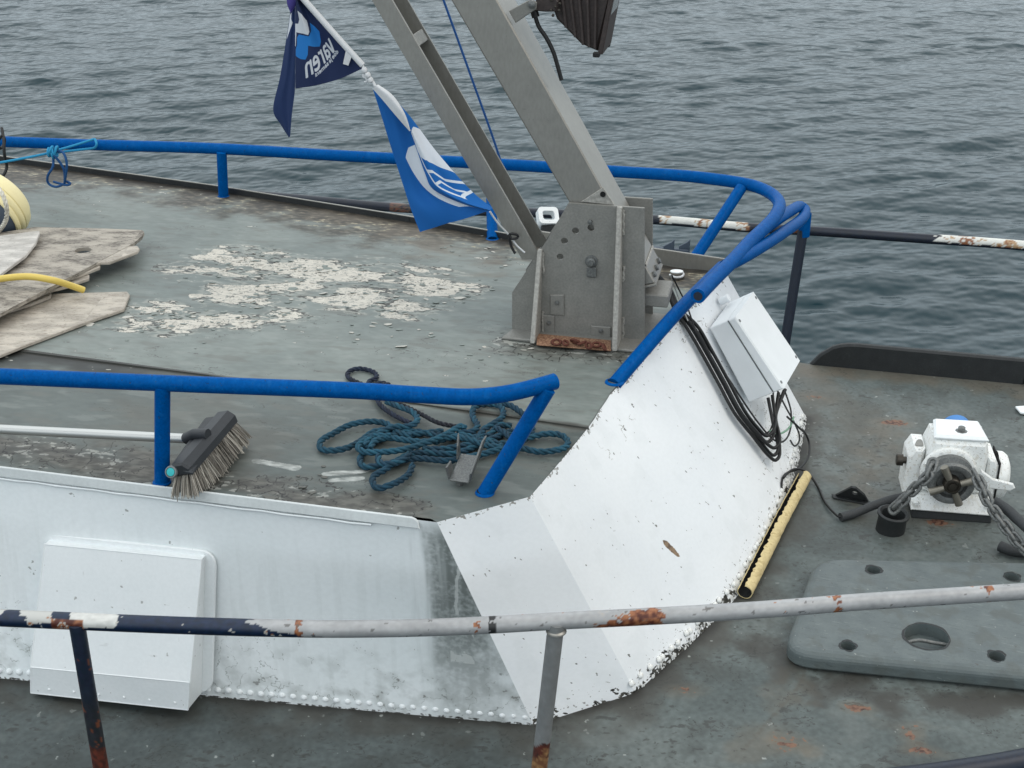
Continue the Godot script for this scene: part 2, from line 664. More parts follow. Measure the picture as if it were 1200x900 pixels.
	var f := func(i, j):
		var n: int = j * w + i
		var x: float = -3.7 + 5.0 * (i + 0.5) / w
		var z: float = -9.1 + 5.1 * (j + 0.5) / h
		var p := Vector2(x, z)
		# the boat lies turned by some 13 degrees: grain of brush and wear runs along it
		var s := x * 0.974 + z * 0.225
		var t := -x * 0.225 + z * 0.974
		var nb := f_nb[n]
		var nm := mid.get_noise_2d(s * 0.6, t)
		var nf := fine.get_noise_2d(s * 0.5, t)
		var ns := streak.get_noise_2d(s * 0.45, t * 1.3)
		var d_lap := f_lap[n]
		var low := 0.0
		# side of the lap: the strip towards the quay is darker paint
		var side := f_side[n]
		low = smoothstep(-0.02, 0.12, side)
		var c := rgb(104, 112, 109).lerp(rgb(117, 124, 120), clampf(0.5 + nb * 1.2, 0, 1))
		c = c.lerp(rgb(78, 85, 83), low * (0.8 + nb * 0.5))
		c = c * (1.0 + nm * 0.07 + nf * 0.07)
		# worn brush streaks
		c = c.lerp(rgb(140, 144, 140), clampf((ns - 0.18) * 1.1, 0, 0.28))
		c = c.lerp(rgb(96, 97, 92), clampf((-ns - 0.2) * 1.6, 0, 0.45))
		# dirt along the far edge, ragged
		var de := f_de[n]
		var e := smoothstep(0.46, 0.06, de + nm * 0.3 + nb * 0.2)
		c = c.lerp(rgb(50, 46, 39).lerp(rgb(96, 89, 76), clampf(0.5 + nf * 1.7 + nm, 0, 1)), e)
		if e > 0.25 and nf + nm * 0.6 > 0.5:
			c = c.lerp(rgb(168, 160, 136), 0.75)
		c = c.lerp(rgb(40, 38, 36), smoothstep(0.09, 0.01, de + nm * 0.05) * 0.7)
		# grime along the edge over the near wall and under the lap
		var g := smoothstep(0.2, 0.0, f_g1[n] + nm * 0.16)
		g = maxf(g, smoothstep(0.13, 0.0, f_g2[n] + nm * 0.13) * 0.9)
		g = maxf(g, smoothstep(0.16, 0.0, f_g3[n] + nm * 0.12) * 0.7)
		c = c.lerp(rgb(66, 63, 58).lerp(rgb(98, 95, 88), clampf(0.5 + nf * 1.6, 0, 1)), g * 0.85)
		if g > 0.2 and nf * 0.8 + nm > 0.42:
			c = c.lerp(rgb(170, 170, 164), 0.6)
		if g > 0.15 and absf(crack.get_noise_2d(x * 1.5, z * 1.5)) < 0.03:
			c = rgb(38, 37, 35)
		# a dark smear on the lap's low side
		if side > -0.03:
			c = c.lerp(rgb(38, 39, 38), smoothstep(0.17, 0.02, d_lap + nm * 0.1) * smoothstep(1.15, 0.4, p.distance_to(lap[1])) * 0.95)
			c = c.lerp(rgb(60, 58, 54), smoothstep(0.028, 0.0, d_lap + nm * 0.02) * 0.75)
		# brownish bare patches
		var br := smoothstep(0.22, 0.0, f_br[n] + nm * 0.3 + 0.04)
		c = c.lerp(rgb(112, 104, 92), br * 0.5)
		c = c.lerp(rgb(88, 84, 76), smoothstep(0.26, 0.0, f_damp[n] + nm * 0.25) * 0.35)
		# flaking: the grey is gone and the pale undercoat shows
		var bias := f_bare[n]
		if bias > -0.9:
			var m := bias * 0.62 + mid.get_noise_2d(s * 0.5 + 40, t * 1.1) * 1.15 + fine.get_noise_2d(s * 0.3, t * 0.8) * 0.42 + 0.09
			if m > 0.16 and absf(crack.get_noise_2d(s * 1.6, t * 3.0)) > 0.022:
				c = rgb(188, 183, 172) * (1.0 + nf * 0.09 + nb * 0.06)
				if fine.get_noise_2d(s * 0.8 + 7, t * 1.6) > 0.4:
					c = rgb(128, 130, 125)
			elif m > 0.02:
				c = c.lerp(rgb(56, 55, 51), 0.85 * clampf(0.55 + mid.get_noise_2d(s * 2 + 9, t * 2) * 1.6, 0, 1))  # dark rim painted for grime and shade along the lifted paint edge
			elif m > -0.28:
				# thinned, faded coat round the bare places
				c = c.lerp(rgb(172, 169, 159), clampf((m + 0.28) * 1.5 + nf * 0.5, 0, 0.45))
			elif m > -0.4 and nf > 0.3:
				c = c.lerp(rgb(160, 160, 152), 0.7)
		# scattered small chips, pale or dark
		var chip := mid.get_noise_2d(s * 1.4 + 70, t * 2.6) + nf * 0.3
		var need := 0.84 - clampf(nb, 0, 0.4) * 0.55
		if chip > need:
			c = rgb(172, 171, 163)
		elif chip > need - 0.04:
			c = c.lerp(rgb(52, 51, 48), 0.7)
		if chip < -0.74:
			c = c.lerp(rgb(60, 58, 55), 0.65)
		# hair cracks, long and broken
		if absf(crack.get_noise_2d(s * 0.5, t * 1.3)) < 0.009 and big.get_noise_2d(x * 2 + 9, z * 2) > 0.12:
			c = c.lerp(rgb(62, 61, 58), 0.7)
		if f_scuff[n] < 0.018 + nm * 0.02:
			c = c.lerp(rgb(196, 198, 194), 0.55 + nf * 0.6)
		return c
	return paint(w, h, f)


func low_deck_texture() -> ImageTexture:
	# plan of the side deck and foredeck, x -2.3 to 3.3 and z -7.7 to -3.7
	var w := 1600
	var h := 1143
	var big := noise(21, 0.8, 4)
	var mid := noise(22, 4.0, 5)
	var fine := noise(23, 28.0, 4)
	var crack := noise(24, 3.5, 4)
	var foot := plan([Vector3(0.081, 0.8, -4.144), Vector3(0.485, 0.8, -4.34), Vector3(0.849, 0.8, -4.812), Vector3(1.015, 0.8, -5.07), Vector3(1.228, 0.8, -5.539), Vector3(1.446, 0.8, -6.123), Vector3(1.627, 0.8, -6.759)])
	var wall := plan([Vector3(-2.253, 0.8, -4.459), Vector3(-2.039, 0.8, -4.432), Vector3(-1.201, 0.8, -4.324), Vector3(0.081, 0.8, -4.144)])
	var seam := plan([Vector3(2.036, 0.8, -6.675), Vector3(1.86, 0.8, -6.215), Vector3(1.699, 0.8, -5.82)])
	var seam2 := plan([Vector3(0.851, 0.8, -3.998), Vector3(1.15, 0.8, -4.404), Vector3(1.353, 0.8, -5.07)])
	var brown := plan([Vector3(1.751, 0.8, -7.265), Vector3(1.718, 0.8, -6.977), Vector3(1.909, 0.8, -6.655), Vector3(1.999, 0.8, -6.453), Vector3(1.903, 0.8, -5.737)])
	var bulwark := plan([Vector3(1.833, 0.8, -7.422), Vector3(2.418, 0.8, -7.325), Vector3(3.048, 0.8, -7.112)])
	var pad := plan([Vector3(1.071, 0.8, -4.631), Vector3(1.184, 0.8, -4.404), Vector3(1.531, 0.8, -4.308), Vector3(2.048, 0.8, -4.266)])
	var rusts := [Vector3(2.09, 0.8, -6.707), Vector3(0.688, 0.8, -4.361), Vector3(0.984, 0.8, -3.998), Vector3(1.066, 0.8, -4.065), Vector3(1.021, 0.8, -4.032), Vector3(1.468, 0.8, -4.129), Vector3(1.479, 0.8, -4.085), Vector3(1.529, 0.8, -3.998), Vector3(1.35, 0.8, -4.245), Vector3(1.742, 0.8, -7.021), Vector3(2.041, 0.8, -5.641)]
	var sizes := [0.045, 0.03, 0.035, 0.04, 0.03, 0.04, 0.03, 0.03, 0.025, 0.05, 0.03]
	var at := func(u, v): return Vector2(-2.3 + 5.6 * u, -7.7 + 4.0 * v)
	var f_nb := field(w, h, func(u, v): return big.get_noise_2dv(at.call(u, v)))
	var f_foot := field(w, h, func(u, v): return minf(to_line(at.call(u, v), foot), to_line(at.call(u, v), wall)))
	var f_seam := field(w, h, func(u, v): return minf(to_line(at.call(u, v), seam), to_line(at.call(u, v), seam2)), 4)
	var f_brown := field(w, h, func(u, v): return to_line(at.call(u, v), brown), 10)
	var f_bul := field(w, h, func(u, v): return to_line(at.call(u, v), bulwark), 10)
	var f_pad := field(w, h, func(u, v): return to_line(at.call(u, v), pad), 10)
	var f_near := field(w, h, func(u, v):
		var best := 9.0
		for k in rusts.size():
			best = minf(best, (at.call(u, v) - Vector2(rusts[k].x, rusts[k].z)).length() / sizes[k])
		return best)
	var f := func(i, j):
		var n: int = j * w + i
		var x: float = -2.3 + 5.6 * (i + 0.5) / w
		var z: float = -7.7 + 4.0 * (j + 0.5) / h
		var p := Vector2(x, z)
		var nb := f_nb[n]
		var nm := mid.get_noise_2d(x, z)
		var nf := fine.get_noise_2d(x, z)
		var c := rgb(80, 88, 87).lerp(rgb(98, 105, 103), clampf(0.5 + nb * 1.3, 0, 1))
		# the side deck grows darker to the left, beside the trunk
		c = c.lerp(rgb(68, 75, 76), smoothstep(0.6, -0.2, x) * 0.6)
		c = c * (1.0 + nm * 0.1 + nf * 0.14)
		var st := mid.get_noise_2d(x * 0.7 + 30, z * 0.7)
		c = c.lerp(rgb(62, 66, 64), clampf((st - 0.12) * 1.4, 0, 0.36))
		c = c.lerp(rgb(112, 117, 114), clampf((-st - 0.24) * 1.4, 0, 0.35))
		var b := smoothstep(0.5, 0.0, f_brown[n] + nm * 0.35 + 0.06)
		c = c.lerp(rgb(92, 86, 76), b * 0.42)
		c = c.lerp(rgb(104, 92, 77), smoothstep(0.24, 0.0, f_bul[n] + nm * 0.2) * 0.45)
		# dirt gathers at the foot of the trunk
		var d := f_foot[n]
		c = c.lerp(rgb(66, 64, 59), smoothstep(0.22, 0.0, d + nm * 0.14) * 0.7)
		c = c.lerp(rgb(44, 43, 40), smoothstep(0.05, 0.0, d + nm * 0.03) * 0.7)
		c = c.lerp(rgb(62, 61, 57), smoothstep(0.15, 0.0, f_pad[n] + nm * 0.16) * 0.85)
		# welded seams
		var sd := f_seam[n]
		c = c.lerp(rgb(74, 74, 70), smoothstep(0.012, 0.002, sd + nf * 0.006) * 0.55)
		c = c.lerp(rgb(104, 96, 84), smoothstep(0.1, 0.0, sd + nm * 0.12) * 0.35)
		# chips and cracks
		var chip := mid.get_noise_2d(x * 3 + 70, z * 3) + nf * 0.3
		if chip > 0.74 - clampf(nb, 0, 0.4) * 0.3:
			c = c.lerp(rgb(170, 173, 169), 0.7)
		elif chip < -0.62:
			c = c.lerp(rgb(58, 58, 55), 0.6)
		if absf(crack.get_noise_2d(x * 1.5, z * 1.5)) < 0.01 and st > -0.05:
			c = c.lerp(rgb(52, 52, 50), 0.7)
		# scuffed dark mottling
		var mo := fine.get_noise_2d(x * 0.5 + 3, z * 0.9) + nm * 0.5
		if mo > 0.38 and st + nb > -0.1:
			c = c.lerp(rgb(58, 59, 57), clampf((mo - 0.38) * 4.0, 0, 0.6))
		# pale drips
		if fine.get_noise_2d(x * 0.25 + 5, z * 0.25) > 0.64:
			c = c.lerp(rgb(156, 160, 156), 0.4)
		# rust
		for k in (rusts.size() if f_near[n] < 5.0 else 0):
			var q := p - Vector2(rusts[k].x, rusts[k].z)
			var r: float = Vector2(q.x * 0.62 - q.y * 0.3, q.y * 1.25).length() / sizes[k]
			if r < 3.4:
				c = c.lerp(rgb(112, 98, 82), clampf(1.0 - r / 2.4 + nm * 0.9, 0, 1) * 0.4)
				var m := 0.62 - r + nm * 1.6 + nf * 0.9
				if m > 0.15:
					c = c.lerp(rgb(84, 54, 44).lerp(rgb(124, 90, 72), clampf(0.5 + nf * 2, 0, 1)), 0.85)
					if nf < -0.2:
						c = rgb(62, 40, 34)
		return c
	return paint(w, h, f)


func near_wall_texture() -> ImageTexture:
	# u runs 4.4 m along the wall towards the corner, v from its top to its foot
	var w := 2048
	var h := 512
	var big := noise(41, 1.1, 4)
	var mid := noise(42, 7.0, 5)
	var fine := noise(43, 34.0, 4)
	var crack := noise(44, 6.0, 4)
	var f := func(i, j):
		var u: float = 4.0 - 4.4 * (i + 0.5) / w   # metres from the upper corner
		var v: float = (j + 0.5) / h
		var nb := big.get_noise_2d(u, v)
		var nm := mid.get_noise_2d(u, v)
		var nf := fine.get_noise_2d(u, v)
		var run := mid.get_noise_2d(u * 2.2, v * 0.16)
		var c := rgb(230, 236, 237).lerp(rgb(238, 242, 243), clampf(0.5 + nb, 0, 1)) * (1.0 + nf * 0.018)
		c = c.lerp(rgb(178, 184, 182), clampf((run - 0.12) * 0.4, 0, 0.08) * smoothstep(0.0, 0.4, v))
		# soot-grey streak below the upper corner, fading downwards
		var a := smoothstep(0.10, -0.02, u + run * 0.06) * smoothstep(-0.30, -0.12, u + nm * 0.05)
		a *= smoothstep(-0.03, 0.1, v) * lerpf(1.0, 0.35, smoothstep(0.4, 0.95, v))
		c = c.lerp(rgb(118, 124, 122), a * clampf(0.88 + nm * 0.3 + nf * 0.4 + run * 0.3, 0, 1))
		if a > 0.35 and absf(u + 0.06 - mid.get_noise_2d(0, v * 0.6) * 0.03) < 0.006 and v < 0.45:
			c = c.lerp(rgb(196, 200, 198), 0.8)
		if a > 0.25 and v > 0.45 and v < 0.7 and absf(u + 0.07) < 0.045 and nm > 0.05:
			c = c.lerp(rgb(198, 202, 200), 0.8)
		# crazed paint low down
		var low := smoothstep(0.55, 0.95, v)
		if absf(crack.get_noise_2d(u * 1.2, v)) < 0.016 * low and nb + nm > -0.05:
			c = c.lerp(rgb(120, 124, 121), 0.6)
		c = c.lerp(rgb(150, 155, 152), low * clampf(nm * 0.7 + 0.05, 0, 0.4))
		if nm + nf * 0.5 > 0.78 - low * 0.14:
			c = c.lerp(rgb(116, 116, 112), 0.6)
		if mid.get_noise_2d(u * 1.6 + 31, v * 1.6) > 0.72:
			c = c.lerp(rgb(140, 138, 132), 0.5)
		# the foot: dark gaps where paint is lost
		if v > 0.993 + nm * 0.01:
			c = c.lerp(rgb(58, 57, 54), clampf(0.5 + nf * 2.4 + nm, 0, 1))
		return c
	return paint(w, h, f)


func front_wall_texture() -> ImageTexture:
	var w := 1400
	var h := 700
	var big := noise(51, 1.1, 4)
	var mid := noise(52, 7.0, 5)
	var fine := noise(53, 34.0, 4)
	var crack := noise(54, 5.0, 4)
	var mark := noise(55, 9.0, 3)
	var f := func(i, j):
		var u: float = 2.9 * (i + 0.5) / w
		var v: float = 1.15 * (j + 0.5) / h
		var nb := big.get_noise_2d(u, v)
		var nm := mid.get_noise_2d(u, v)
		var nf := fine.get_noise_2d(u, v)
		var c := rgb(233, 237, 240).lerp(rgb(240, 243, 245), clampf(0.5 + nb, 0, 1)) * (1.0 + nf * 0.012)
		c = c.lerp(rgb(206, 211, 212), clampf(mid.get_noise_2d(u * 0.8 + 3, v * 0.5) * 0.4 - 0.06, 0, 0.12))
		# scratches and nicks that run down the slope
		var k := mark.get_noise_2d(u * 3.6 - v * 1.0, v * 1.25 + u * 0.4) + nf * 0.16
		if k > 0.715 - smoothstep(0.5, 2.2, u) * 0.05:
			c = c.lerp(rgb(72, 70, 68), 0.85)
		elif k > 0.69 - smoothstep(0.5, 2.2, u) * 0.05:
			c = c.lerp(rgb(150, 148, 144), 0.7)
		# nicked top edge
		if v < 0.014 + nm * 0.04 and nf > 0.2:
			c = c.lerp(rgb(112, 110, 104), 0.75)
		# cracked and lifted paint towards the far end
		if absf(crack.get_noise_2d(u * 1.4, v * 1.4)) < 0.012 and nb + smoothstep(1.9, 2.8, u) * 0.45 > 0.42:
			c = c.lerp(rgb(110, 106, 98), 0.7)
		# one long brown gouge
		var g := Vector2((u - 1.12) * 7.0 - (v - 0.72) * 1.2, (v - 0.73) * 1.15)
		if g.length() + nm * 0.05 < 0.07:
			c = rgb(142, 118, 92).lerp(rgb(96, 78, 62), clampf(0.5 + nf * 2, 0, 1))
		# gnawed band along the foot
		var foot := v + nm * 0.07
		if foot > 1.115 and nf * 0.9 + nm * 0.4 + (foot - 1.115) * 8.0 > 0.2:
			c = rgb(78, 77, 71).lerp(rgb(42, 41, 38), clampf(0.5 + fine.get_noise_2d(u + 9, v) * 2, 0, 1))
		elif foot > 1.04 and nf > 0.46:
			c = c.lerp(rgb(120, 119, 114), 0.7)
		return c
	return paint(w, h, f)


func plan_sheet(pts: Array, x0: float, z0: float, sx: float, sz: float) -> MB:
	var m := MB.new()
	var uvs := []
	for p in pts:
		uvs.append(Vector2((p.x - x0) / sx, (p.z - z0) / sz))
	if MB.newell(pts).y < 0:
		pts = pts.duplicate()
		pts.reverse()
		uvs.reverse()
	m.face(pts, uvs)
	return m


func boat() -> void:
	var b := thing("work_boat", "old grey-decked work boat with white sloping deckhouse front and navy hull", "boat")
	# hull sides under the side deck
	var near_rim := [Vector3(1.223, 0.8, -3.833), Vector3(1.877, 0.8, -3.956)]
	var rim := [Vector3(-6.5, LOW, -4.25), Vector3(-4, LOW, -3.97), Vector3(-1.74, LOW, -3.84), Vector3(-0.57, LOW, -3.77), Vector3(0.14, LOW, -3.8), Vector3(0.88, LOW, -3.84), near_rim[0], near_rim[1], Vector3(3.0, LOW, -4.3), Vector3(4.2, LOW, -4.95), Vector3(4.9, LOW, -5.75), Vector3(4.75, LOW, -6.35), Vector3(4.0, LOW, -6.92), Vector3(2.981, 0.8, -7.206), Vector3(1.771, 0.8, -7.497), Vector3(0.9, LOW, -7.86), Vector3(-1.33, LOW, -8.32), Vector3(-4, LOW, -9.3), Vector3(-6.5, LOW, -10.0)]
	var low_paint := low_deck_texture()
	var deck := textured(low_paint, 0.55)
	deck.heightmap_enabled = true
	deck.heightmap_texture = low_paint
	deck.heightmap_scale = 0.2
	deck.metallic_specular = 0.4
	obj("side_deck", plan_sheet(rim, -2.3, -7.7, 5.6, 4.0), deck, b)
	var hull := MB.new()
	for i in rim.size():
		var p: Vector3 = rim[i]
		var q: Vector3 = rim[(i + 1) % rim.size()]
		var mid := Vector3(-1, 0, -6)
		var pi := p.lerp(Vector3(mid.x, p.y, mid.z), 0.05)
		var qi := q.lerp(Vector3(mid.x, q.y, mid.z), 0.05)
		var d := Vector3(0, LOW + 0.5, 0)
		hull.face([p, pi - d, qi - d, q])
	obj("hull", hull, M.navy, b)
	# rubbing strake that stands a little over the deck edge
	var strake := MB.new()
	var sp := []
	for p in rim.slice(0, 14):
		sp.append(p + Vector3(0, -0.01, 0))
	strake.tube(curve(sp, 0.08), 0.045, 10)
	obj("rubbing_strake", strake, M.navy, b)
	# trunk deck in two plates, the far one lapped over the near one
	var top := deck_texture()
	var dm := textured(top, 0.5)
	dm.metallic_specular = 0.4
	dm.heightmap_enabled = true
	dm.heightmap_texture = top
	dm.heightmap_flip_texture = true
	dm.heightmap_scale = 0.22
	var wt := [Vector3(-0.263, 1.7, -4.13), Vector3(0.065, 1.7, -4.31), Vector3(0.307, 1.7, -4.872), Vector3(0.412, 1.7, -5.174), Vector3(0.613, 1.7, -5.62), Vector3(0.869, 1.7, -6.157), Vector3(1.106, 1.7, -6.631)]
	var wb := [Vector3(0.081, 0.8, -4.144), Vector3(0.485, 0.8, -4.34), Vector3(0.849, 0.8, -4.812), Vector3(1.015, 0.8, -5.07), Vector3(1.228, 0.8, -5.539), Vector3(1.446, 0.8, -6.123), Vector3(1.627, 0.8, -6.759)]
	var far_end := Vector3(-6.2, DECK, -9.75)
	var near_end := Vector3(-6.2, DECK, -5.15)
	var far_pts := [Vector3(0.887, 1.7, -6.682), Vector3(0.093, 1.7, -7.071), Vector3(-0.584, 1.7, -7.439), Vector3(-1.823, 1.7, -8.049), Vector3(-3.35, 1.7, -8.711)]
	var near_pts := [Vector3(-1.932, 1.7, -4.537), Vector3(-1.088, 1.7, -4.341), Vector3(-0.285, 1.7, -4.153)]
	var lap := [Vector3(0.306, 1.7, -4.85), Vector3(0, 1.7, -4.949), Vector3(-0.605, 1.7, -5.141), Vector3(-1.307, 1.7, -5.354), Vector3(-2.201, 1.7, -5.611), Vector3(-2.574, 1.7, -5.737)]
	var lower := [near_end] + near_pts + [wt[0], wt[1], wt[2]]
	for p in lap.slice(0, 6):
		lower.append(p + Vector3(0, 0, -0.05))
	lower.append(Vector3(-6.2, DECK, -6.9))
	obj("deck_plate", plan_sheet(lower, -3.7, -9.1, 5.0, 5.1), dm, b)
	var upper := []
	for p in lap:
		upper.append(p + Vector3(0, 0.007, 0))
	upper.append(Vector3(-6.2, DECK + 0.007, -6.85))
	upper.append(far_end + Vector3(0, 0.007, 0))
	for k in range(4, -1, -1):
		upper.append(far_pts[k] + Vector3(0, 0.007, 0))
	for k in range(6, 1, -1):
		upper.append(wt[k] + Vector3(0, 0.007, 0))
	var um := plan_sheet(upper, -3.7, -9.1, 5.0, 5.1)
	for k in upper.size():
		var p: Vector3 = upper[k]
		var q: Vector3 = upper[(k + 1) % upper.size()]
		var uvp := Vector2((p.x + 3.7) / 5.0, (p.z + 9.1) / 5.1)
		um.face([p, q, q - Vector3(0, 0.012, 0), p - Vector3(0, 0.012, 0)], [uvp, uvp, uvp, uvp])
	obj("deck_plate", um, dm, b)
	# curled chips of paint round the bare patches and along the dirty edges, too many to pick apart
	var chips := MB.new()
	var rc := RandomNumberGenerator.new()
	rc.seed = 23
	var beds: Array = [Vector3(-1.607, 1.709, -6.632), Vector3(-1.392, 1.709, -6.787), Vector3(-1.189, 1.709, -6.632), Vector3(-1.013, 1.709, -6.632), Vector3(-0.788, 1.709, -6.581), Vector3(-0.517, 1.709, -6.458), Vector3(-1.109, 1.709, -6.386), Vector3(-1.26, 1.709, -6.27), Vector3(-0.751, 1.709, -6.224), Vector3(-0.534, 1.709, -6.112), Vector3(-1.093, 1.709, -6.003), Vector3(-1.733, 1.709, -5.971), Vector3(-1.54, 1.709, -5.919), Vector3(-1.404, 1.709, -5.94), Vector3(-1.726, 1.709, -6.112), Vector3(-0.383, 1.709, -6.363), Vector3(-0.181, 1.709, -6.866), Vector3(-0.591, 1.709, -5.816), Vector3(0, 1.709, -5.619), Vector3(-1.361, 1.709, -6.866), Vector3(-0.807, 1.709, -4.338)]
	for k in 330:
		var c: Vector3 = beds[rc.randi() % beds.size()]
		var q := c + Vector3(rc.randfn(0, 0.13), 0, rc.randfn(0, 0.1))
		if q.z > -5.2:
			q.y = DECK + 0.002
		var r := rc.randf_range(0.003, 0.011) * (1.8 if rc.randf() < 0.12 else 1.0)
		var tilt := Basis(Vector3(rc.randf() - 0.5, 0, rc.randf() - 0.5).normalized(), rc.randf_range(0.03, 0.28))
		var pts := []
		var count := 5 + rc.randi() % 3
		for i in count:
			var w := TAU * i / count
			var rr := r * rc.randf_range(0.55, 1.3)
			pts.append(q + tilt * Vector3(cos(w) * rr * 1.7, 0, -sin(w) * rr))
		chips.col = (rgb(120, 127, 123) if rc.randf() < 0.6 else rgb(178, 176, 168)).srgb_to_linear()
		if q.z > -5.2:
			chips.col = rgb(92, 92, 88).srgb_to_linear()
		chips.prism(pts, tilt * Vector3(0, 0.0014, 0))
	var chip_o := obj("paint_flakes", chips, coloured(0.6), b)
	chip_o.set_meta("kind", "stuff")
	# near wall with its top bar and foot rivets
	var wn := MB.new()
	var foot := [Vector3(-2.039, 0.8, -4.432), Vector3(-1.201, 0.8, -4.324), Vector3(0.081, 0.8, -4.144)]
	var back_dir: Vector3 = (near_pts[0] - near_pts[2]).normalized()
	var head_end: Vector3 = near_pts[0] + back_dir * 3.4
	var foot_dir: Vector3 = (foot[0] - foot[2]).normalized()
	var foot_end: Vector3 = foot[0] + foot_dir * (head_end - foot[0]).dot(foot_dir)
	var rows := []
	for j in 9:
		var r := []
		for i in 41:
			var t := i / 40.0
			var hi := head_end.lerp(wt[0], t)
			var lo := foot_end.lerp(wb[0], t)
			r.append(hi.lerp(lo, j / 8.0))
		rows.append(r)
	wn.sheet(rows)
	for i in wn.v.size():
		# paint is laid in metres along the wall from the upper corner, and by height
		wn.uv[i] = Vector2(((wt[0] as Vector3) - wn.v[i]).dot(back_dir) / 4.4 + 4.0 / 4.4, (DECK - wn.v[i].y) / (DECK - LOW))
	var wall_paint := near_wall_texture()
	var wmat := textured(wall_paint, 0.45)
	wmat.heightmap_enabled = true
	wmat.heightmap_texture = wall_paint
	wmat.heightmap_scale = 0.12
	var side_wall := obj("side_wall", wn, wmat, b)
	var out: Vector3 = Vector3(-0.225, 0.082, 0.971)
	var bar := MB.new()
	var be: Vector3 = wt[0] + (head_end - wt[0]).normalized() * 0.03
	var down: Vector3 = (rows[8][20] - rows[0][20]).normalized()
	bar.prism([head_end + Vector3(0, 0.012, 0), be + Vector3(0, 0.012, 0) - (be - head_end).normalized() * 0.06, be + Vector3(0, 0.006, 0) - (be - head_end).normalized() * 0.045, be - Vector3(0, 0.004, 0) - (be - head_end).normalized() * 0.036, be + down * 0.03 - (be - head_end).normalized() * 0.036, head_end + down * 0.03], out * 0.01, 0.003)
	obj("edge_bar", bar, M.bar, b)
	var bead := MB.new()
	var bp := []
	for k in 60:
		bp.append(head_end.lerp(wt[0], k / 62.0) + down * (0.04 + 0.002 * sin(k * 2.3)) + out * 0.002)
	bead.tube(bp, 0.005, 6)
	obj("weld_bead", bead, M.white, b)
	var dome := MB.new()
	dome.lathe(Transform3D(), [Vector2(0.0145, 0), Vector2(0.014, 0.0045), Vector2(0.0112, 0.0098), Vector2(0.0062, 0.0132), Vector2(0, 0.0145)], 10)
	var dome_mesh := dome.mesh()
	var rng := RandomNumberGenerator.new()
	rng.seed = 5
	var run: float = foot[0].distance_to(wb[0])
	for k in 56:
		var t := 0.012 + k * 0.043 / run
		var p: Vector3 = wb[0].lerp(foot_end, t * run / wb[0].distance_to(foot_end)) - down * (0.035 + rng.randf() * 0.003)
		var o := obj("rivet", dome_mesh, M.white, side_wall)
		o.transform = frame(p + out * 0.001, out)
	# corner panel and the raked, rounded front
	var front_paint := front_wall_texture()
	var fm := textured(front_paint, 0.4)
	fm.heightmap_enabled = true
	fm.heightmap_texture = front_paint
	fm.heightmap_scale = 0.12
	var run_t := [0.0]
	var corner := MB.new()
	var crow := []
	for j in 13:
		var r := []
		for i in 9:
			r.append((wt[0] as Vector3).lerp(wt[1], i / 8.0).lerp((wb[0] as Vector3).lerp(wb[1], i / 8.0), j / 12.0))
		crow.append(r)
	corner.sheet(crow, Vector2.ZERO, Vector2(0.15, 1))
	obj("corner_panel", corner, fm, b)
	var tt := curve(wt.slice(1), 0.04)
	var bb := curve(wb.slice(1), 0.04)
	var front := MB.new()
	var frow := []
	for j in 17:
		var r := []
		for i in 61:
			var q := i / 60.0
			var hi: Vector3 = tt[roundi(q * (tt.size() - 1))]
			var lo: Vector3 = bb[roundi(q * (bb.size() - 1))]
			r.append(hi.lerp(lo, j / 16.0))
		frow.append(r)
	front.sheet(frow, Vector2(0.15, 0), Vector2(1, 1))
	var front_wall := obj("front_wall", front, fm, b)
	# crusted lumps of paint and weld along the foot of the front, too many and too rough to pick apart
	var crust := MB.new()
	for k in 520:
		var q := rng.randf()
		var i0 := roundi(q * 60)
		var hi: Vector3 = frow[0][i0]
		var lo: Vector3 = frow[16][i0]
		lo = lo.lerp(frow[16][mini(i0 + 1, 60)], rng.randf())
		var nn: Vector3 = Vector3(0.755, 0.548, 0.36)
		crust.col = (rgb(206, 208, 206) if rng.randf() < 0.66 else rgb(66, 64, 59)).srgb_to_linear()
		var r := rng.randf_range(0.0025, 0.0075)
		crust.lathe(frame(lo.lerp(hi, absf(rng.randfn(0, 0.02))) + nn * 0.0005, nn, Vector3(rng.randf(), 0.3, 1)).scaled_local(Vector3(rng.randf_range(0.7, 2.0), 0.7, 1)), [Vector2(r, -0.001), Vector2(r * 0.8, r * 0.45), Vector2(0, r * 0.6)], 7)
	obj("paint_crust", crust, coloured(0.5), b).set_meta("kind", "stuff")
	for k in 40:
		var q := (k + 0.3) / 41.0
		var i0 := roundi(q * 60)
		var hi: Vector3 = frow[0][i0]
		var lo: Vector3 = frow[16][i0]
		var nn: Vector3 = Vector3(0.755, 0.548, 0.36)
		if k < 10:
			nn = nn.lerp(Vector3(0.848, 0.384, 0.365), 0.6).normalized()
		var o := obj("rivet", dome_mesh, M.worn_white, front_wall)
		o.transform = frame(lo.lerp(hi, 0.045 + rng.randf() * 0.01) + nn * 0.001, nn)
	# far side of the trunk
	var back := MB.new()
	var far := [wt[6]] + far_pts + [far_end]
	for i in far.size() - 1:
		var p: Vector3 = far[i]
		var q: Vector3 = far[i + 1]
		var pd := Vector3(p.x + 0.02, LOW, p.z - 0.05) if i else wb[6] as Vector3
		var qd := Vector3(q.x + 0.02, LOW, q.z - 0.05)
		back.face([p, pd, qd, q])
	obj("far_wall", back, M.white, b)
	var stern := MB.new()
	stern.face([far_end, Vector3(far_end.x, LOW, far_end.z), Vector3(near_end.x, LOW, near_end.z), near_end])
	obj("end_wall", stern, M.white, b)
	# toe plate along the far edge of the trunk deck
	var toe := MB.new()
	var toe_pts := [far_end] + [Vector3(-3.35, 1.7, -8.711), Vector3(-1.823, 1.7, -8.049), Vector3(-0.584, 1.7, -7.439), Vector3(0.093, 1.7, -7.071)]
